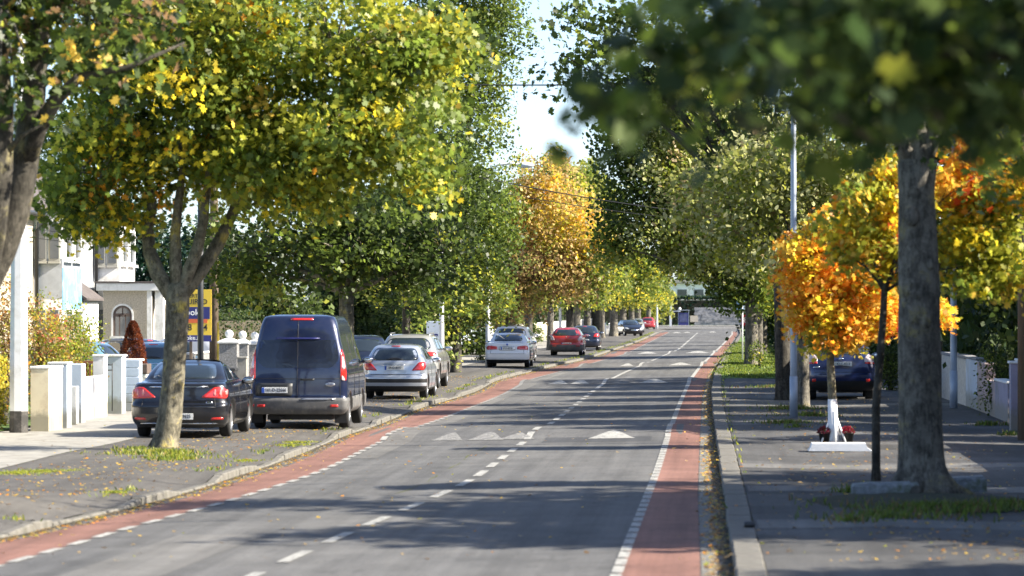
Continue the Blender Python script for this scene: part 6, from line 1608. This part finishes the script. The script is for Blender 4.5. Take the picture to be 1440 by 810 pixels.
# bus shelter
c = wp(958, 450, 500); r = root('bus_shelter', (c.x, 500, .03), 'small bus shelter with blue poster panel across the junction', 'bus shelter')
b = MB(); b.box((.3, 0, 1.05), (1.35, .08, 1.75), bev=.01); b.build('poster_panel', M['navy'], r)
b = MB(); b.box((.3, -.05, 1.2), (1.1, .02, 1.2)); b.build('poster', mat('poster print', (.07, .08, .17), .5, var=.5, scale=2.5), r)
for x in (-.4, 1.05):
    b = MB(); b.box((x, 0, 1.15), (.07, .07, 2.3)); b.build('frame', M['galv'], r)
b = MB(); b.box((.3, .4, 2.3), (1.7, 1.3, .08), bev=.01); b.build('roof', M['galv'], r)
c = wp(943, 450, 498); r = root('gantry_post', (c.x, 498, .03), 'broad white post with a bar left of the bus shelter', 'post')
b = MB(); b.box((0, 0, 1.55), (.32, .25, 3.1), bev=.02); b.build('shaft', M['polewhite'], r)
b = MB(); b.box((.75, 0, 2.15), (1.3, .1, .12)); b.build('bar', M['polewhite'], r)
b = MB(); b.sphere((1.28, -.05, 2.5), .2, 12, 8); b.build('globe', M['white'], r)
b = MB(); c = wp(976, 450, 505); b.box((0, 0, 1.0), (1.1, .1, .9), bev=.01); tag(b.build('notice_board', M['pebble'], None, (c.x, 505, .1)), 'tan notice board right of the bus shelter', 'notice board')
# white building above
c = wp(972, 420, 560); r = root('white_building', (c.x, 560, .1), 'long low white building with flat roof above the far hedge', 'building')
b = MB(); b.box((0, 0, 3.2), (17, 9, 6.4), bev=.05); b.build('wall', M['white'], r)
b = MB(); b.box((0, -.1, 6.6), (18, 9.8, .5), bev=.05); b.build('roof', M['conc'], r)
for k in range(6):
    b = MB(); b.box((-6.6 + k * 2.6, -4.52, 4.9), (1.7, .08, 1.3)); wd = b.build('window', M['white'], r); b = MB(); b.box((-6.6 + k * 2.6, -4.57, 4.9), (1.5, .04, 1.1)); b.build('pane', M['winglass'], wd)
b = MB(); b.box((0, -4.9, 3.7), (17.4, .9, .35), bev=.03); b.build('canopy', M['conc'], r)

# ------------------------------------------------------------------ houses on the left
def window_on(parent, face, c, w_, h_, arch=False, bars=1, m='white'):
    """face 'x' looks to the road, 'y' looks to the camera. frame with sill, pane as sub-part"""
    fr = MB(); t = .07
    def bx(mb, u, z, du, dz, out, th):
        if face == 'y': mb.box((c[0] + u, c[1] - out, c[2] + z), (du, th, dz))
        else: mb.box((c[0] + out, c[1] + u, c[2] + z), (th, du, dz))
    bx(fr, -w_ / 2 + t / 2, 0, t, h_, .03, .08); bx(fr, w_ / 2 - t / 2, 0, t, h_, .03, .08)
    bx(fr, 0, h_ / 2 - t / 2, w_ - 2 * t, t, .03, .08); bx(fr, 0, -h_ / 2 + t / 2, w_ - 2 * t, t, .03, .08)
    for k in range(bars): bx(fr, -w_ / 2 + w_ * (k + 1) / (bars + 1), 0, t * .7, h_ - 2 * t, .028, .07)
    o = fr.build('window', M[m], parent)
    p = MB(); bx(p, 0, 0, w_ - t, h_ - t, .004, .03); p.build('pane', M['winglass'], o)
    p = MB(); bx(p, 0, -h_ / 2 - .05, w_ + .16, .08, .07, .16); p.build('sill', M[m], o)
    return o
XH = -20.86
def house(y0, y1, label, eave=5.35, lower='pblue', upper='white', bayx=.86, bay=None, wallm='pebble', facet=None):
    r = root('terraced_house', (XH - 4, (y0 + y1) / 2, .05), label, 'house', 'houses on the left')
    cy = (y0 + y1) / 2; L_ = y1 - y0
    b = MB(); b.box((0, 0, eave / 2), (8, L_ - .02, eave)); b.build('wall', M[wallm], r)
    # pitched roof
    b = MB(); e = .35; b.add([(4 + e, -L_ / 2, eave), (-4 - e, -L_ / 2, eave), (0, -L_ / 2, eave + 2.6), (4 + e, L_ / 2, eave), (-4 - e, L_ / 2, eave), (0, L_ / 2, eave + 2.6),
            (4 + e, -L_ / 2, eave - .12), (-4 - e, -L_ / 2, eave - .12), (4 + e, L_ / 2, eave - .12), (-4 - e, L_ / 2, eave - .12)],
            [(0, 3, 5, 2), (1, 2, 5, 4), (0, 2, 1), (3, 4, 5), (6, 8, 3, 0), (7, 1, 4, 9), (6, 7, 9, 8), (0, 1, 7, 6), (3, 8, 9, 4)]); rf = b.build('roof', M['slate'], r)
    b = MB(); b.box((-.2, L_ / 2 - .5, eave + 2.9), (1.1, .7, 1.6), bev=.02); b.build('chimney', M['brick'], rf)
    b = MB(); b.tube([(4.42, -L_ / 2 + .05, eave - .06), (4.42, L_ / 2 - .05, eave - .06)], .07, 8); b.build('gutter', M['gunmetal'], r)
    # bay: a canted two storey box
    by0, by1 = bay; by0 -= cy; by1 -= cy; x0 = 4.0; x1 = 4.0 + bayx; cant = .07
    for z0, z1, m in ((.0, 1.0, 'white'), (1.0, 2.7, upper), (2.7, 3.95, lower), (3.95, eave - .15, upper)):
        b = MB(); pl = [(x0, by0), (x1, by0 + cant), (x1, by1 - cant), (x0, by1)]; o = .0 if m == upper else .004
        vs = [(x + (o if x > x0 else 0), y, z) for z in (z0, z1) for x, y in pl]
        b.add(vs, [(3, 2, 1, 0), (4, 5, 6, 7), (0, 1, 5, 4), (1, 2, 6, 5), (2, 3, 7, 6), (3, 0, 4, 7)]); b.build('bay', M[m], r)
    if facet:
        b = MB(); b.box((x1 + .012, (by0 + by1) / 2, 3.02), (.024, by1 - by0 - 2 * cant - .02, 1.3)); b.build('painted_panel', M[facet], r)
    zc_ = 4.5; ln = by1 - by0 - 2 * cant
    for k in range(2):
        window_on(r, 'x', (x1, by0 + cant + ln * (.27 + .46 * k), zc_), ln * .36, 1.15, bars=0); window_on(r, 'x', (x1, by0 + cant + ln * (.27 + .46 * k), 1.75), ln * .36, 1.3, bars=0)
    # canted window that looks down the street
    a = math.atan2(cant, x1 - x0); L2 = math.hypot(cant, x1 - x0)
    for zc2, h2 in ((4.5, 1.25), (1.75, 1.4)):
        for q in (.27, .73):
            b = MB(); b.box((0, -.02, 0), (L2 * .38, .07, h2)); w_o = b.build('window', M['white'], r, (x0 + (x1 - x0) * q, by0 + cant * q, zc2)); w_o.rotation_euler = (0, 0, a)
            b = MB(); b.box((0, -.06, 0), (L2 * .30, .03, h2 - .14)); b.build('pane', M['winglass'], w_o)
            b = MB(); b.box((0, -.07, -h2 / 2 - .04), (L2 * .42, .14, .07)); b.build('sill', M['white'], w_o)
    # downpipe in the corner
    b = MB(); b.tube([(4.42, by0 - .15, eave - .08), (4.42, by0 - .15, eave - .3), (4.12, by0 - .12, eave - .55), (4.12, by0 - .12, .1)], .055, 8); b.build('downpipe', M['black'], r)
    # front door
    b = MB(); b.box((4.03, (by1 + L_ / 2) / 2 - .2, 1.1), (.08, 1.0, 2.1), bev=.01); d = b.build('door', M['navy'], r); b = MB(); b.sphere((4.1, (by1 + L_ / 2) / 2 + .15, 1.1), .035, 10, 6); b.build('handle', M['chrome'], d)
    # porch canopy with tiled slope
    b = MB(); yy0 = by1 + .1; yy1 = L_ / 2 - .1; b.add([(4.0, yy0, 3.3), (4.0, yy1, 3.3), (4.9, yy1, 2.75), (4.9, yy0, 2.75), (4.0, yy0, 2.6), (4.0, yy1, 2.6), (4.9, yy1, 2.6), (4.9, yy0, 2.6)], [(0, 3, 2, 1), (0, 4, 7, 3), (1, 2, 6, 5), (3, 7, 6, 2), (4, 5, 6, 7)]); b.build('porch_roof', M['slate'], r)
    return r
house(96, 111.1, 'house with a square bay painted faded blue under its upper window', lower='grey_render_shade', upper='white', bay=(107.5, 110.9), facet='blue')  # grey bay band stands in for the white side face in shade
house(111.15, 122.5, 'house with grey recess and tall white bay beside the bungalow extension', lower='white', wallm='grey_render_shade', bay=(117.9, 121.2))
rp_ = root('porch', (-20.53, 113.6, .05), 'small white porch between the two bays, under a tiled slope', 'porch')
b = MB(); b.box((0, 0, 1.35), (.66, 3.0, 2.7), bev=.02); b.build('wall', M['white'], rp_)
b = MB(); b.add([(-.33, -1.6, 3.35), (-.33, 1.6, 3.35), (.5, 1.6, 2.75), (.5, -1.6, 2.75), (-.33, -1.6, 2.7), (-.33, 1.6, 2.7), (.5, 1.6, 2.68), (.5, -1.6, 2.68)], [(0, 3, 2, 1), (0, 4, 7, 3), (1, 2, 6, 5), (3, 7, 6, 2), (4, 5, 6, 7)]); b.build('roof', M['slate'], rp_)
b = MB(); b.box((.0, -1.52, 1.7), (.4, .05, 1.1)); wo_ = b.build('window', M['grey_render_shade'], rp_); b = MB(); b.box((0, -1.55, 1.7), (.3, .03, 1.0)); b.build('pane', M['winglass'], wo_)
house(84, 95.9, 'nearest house on the left, hidden by the forked tree', lower='white', bay=(86, 89.5))
# single storey extension with the arched window
Y = 116.6; s = F / Y; x0 = wp(145, 450, Y).x; x1 = wp(213, 450, Y).x; zt = CAMH + (435 - 408) / s - .05
r = root('flat_roofed_extension', ((x0 + x1) / 2, Y, .05), 'pebbledashed single storey extension with an arched window', 'building')
hw_ = (x1 - x0) / 2
b = MB(); b.box((0, 2.5, zt / 2), (2 * hw_, 5, zt)); b.build('wall', M['pebble'], r)
b = MB(); b.box((.05, 2.5, zt + .11), (2 * hw_ + .5, 5.4, .26), bev=.02); b.build('fascia', M['white'], r)
b = MB(); b.box((.05, 2.5, zt + .27), (2 * hw_ + .6, 5.5, .05)); b.build('roof', M['slate'], r)
b = MB(); b.box((hw_ - .06, -.03, zt / 2), (.16, .08, zt)); b.build('corner_quoin', M['white'], r)
cx = (wp(172.5, 450, Y).x) - (x0 + x1) / 2; ww = 27 / s; hb = CAMH + (435 - 473) / s - .05; ha = CAMH + (435 - 443) / s - .05
def arch(rr, z0, z1, n=14): return [(-rr, z0)] + [(-rr * math.cos(math.pi * i / n), z1 + rr * math.sin(math.pi * i / n)) for i in range(n + 1)] + [(rr, z0)]
def ring_arch(r_o, r_i, z0, z1, ya, yb, nm, m, par):
    a, c = arch(r_o, z0, z1), arch(r_i, z0, z1); n = len(a); b = MB()
    vs = [(cx + x, ya, z) for x, z in a] + [(cx + x, ya, z) for x, z in c] + [(cx + x, yb, z) for x, z in a] + [(cx + x, yb, z) for x, z in c]; fs = []
    for i in range(n - 1): fs += [(i, i + 1, n + i + 1, n + i), (i, 2 * n + i, 2 * n + i + 1, i + 1), (n + i, n + i + 1, 3 * n + i + 1, 3 * n + i)]
    b.add(vs, fs); return b.build(nm, m, par)
wn_ = ring_arch(ww / 2 + .06, ww / 2, hb, ha, -.05, .0, 'window', M['white'], r)
ring_arch(ww / 2, ww / 2 - .07, hb, ha, -.035, .0, 'frame', M['brickd'], wn_)
b = MB(); pl = arch(ww / 2 - .05, hb, ha); b.prism([(cx + x, z) for x, z in pl], -.012, -.004); b.build('pane', M['winglass'], wn_)
b = MB(); b.box((cx, -.03, ha), (ww - .1, .03, .10)); b.box((cx - ww * .16, -.03, (hb + ha) / 2), (.03, .03, ha - hb)); b.box((cx + ww * .16, -.03, (hb + ha) / 2), (.03, .03, ha - hb)); b.box((cx, -.03, ha + .17), (.03, .03, .3)); b.build('glazing_bar', M['brickd'], wn_)
b = MB(); b.box((cx, -.08, hb - .04), (ww + .2, .16, .08)); b.build('sill', M['white'], wn_)
# arcade on the road side
for k in range(3):
    b = MB(); b.box((hw_ + .25, .15 + k * 1.7, zt / 2), (.28, .28, zt), bev=.01); b.build('column', M['white'], r)
for k in range(2):
    n = 12; rr = .71; b = MB(); y_c = .15 + k * 1.7 + .85; zs_ = zt - .95; vs = []; fs = []
    for i in range(n + 1):
        a = math.pi * i / n; y = y_c - rr * math.cos(a); z = zs_ + rr * math.sin(a)
        for xx in (hw_ + .12, hw_ + .38): vs += [(xx, y, z), (xx, y, zt)]
    for i in range(n):
        j = i * 4; fs += [(j, j + 4, j + 5, j + 1), (j + 2, j + 3, j + 7, j + 6), (j, j + 2, j + 6, j + 4)]
    b.add(vs, fs); b.build('arch', M['white'], r)
b = MB(); b.box((hw_ + .30, 1.85, zt + .03), (.5, 3.8, .1)); b.build('beam', M['white'], r)

# houses on the right side of the street, behind the garden trees
for i, (y0, y1, lb) in enumerate(((20, 44, 'house behind the nearest right garden'), (50, 78, 'house behind the mauve garden wall'), (84, 116, 'house behind the roughcast garden walls'))):
    r = root('house', (21, (y0 + y1) / 2, .05), lb, 'house', 'houses on the right'); L_ = y1 - y0
    b = MB(); b.box((0, 0, 2.7), (8, L_, 5.4)); b.build('wall', M['pebble'], r)
    b = MB(); b.add([(4.4, -L_ / 2, 5.4), (-4.4, -L_ / 2, 5.4), (0, -L_ / 2, 7.8), (4.4, L_ / 2, 5.4), (-4.4, L_ / 2, 5.4), (0, L_ / 2, 7.8)], [(0, 3, 5, 2), (1, 2, 5, 4), (0, 2, 1), (3, 4, 5), (0, 1, 4, 3)]); b.build('roof', M['slate'], r)
    for k in range(int(L_ // 4)):
        for zc2 in (1.6, 4.2):
            b = MB(); b.box((-4.04, -L_ / 2 + 2.5 + k * 4, zc2), (.1, 1.7, 1.3)); o = b.build('window', M['white'], r); b = MB(); b.box((-4.1, -L_ / 2 + 2.5 + k * 4, zc2), (.03, 1.5, 1.1)); b.build('pane', M['winglass'], o)
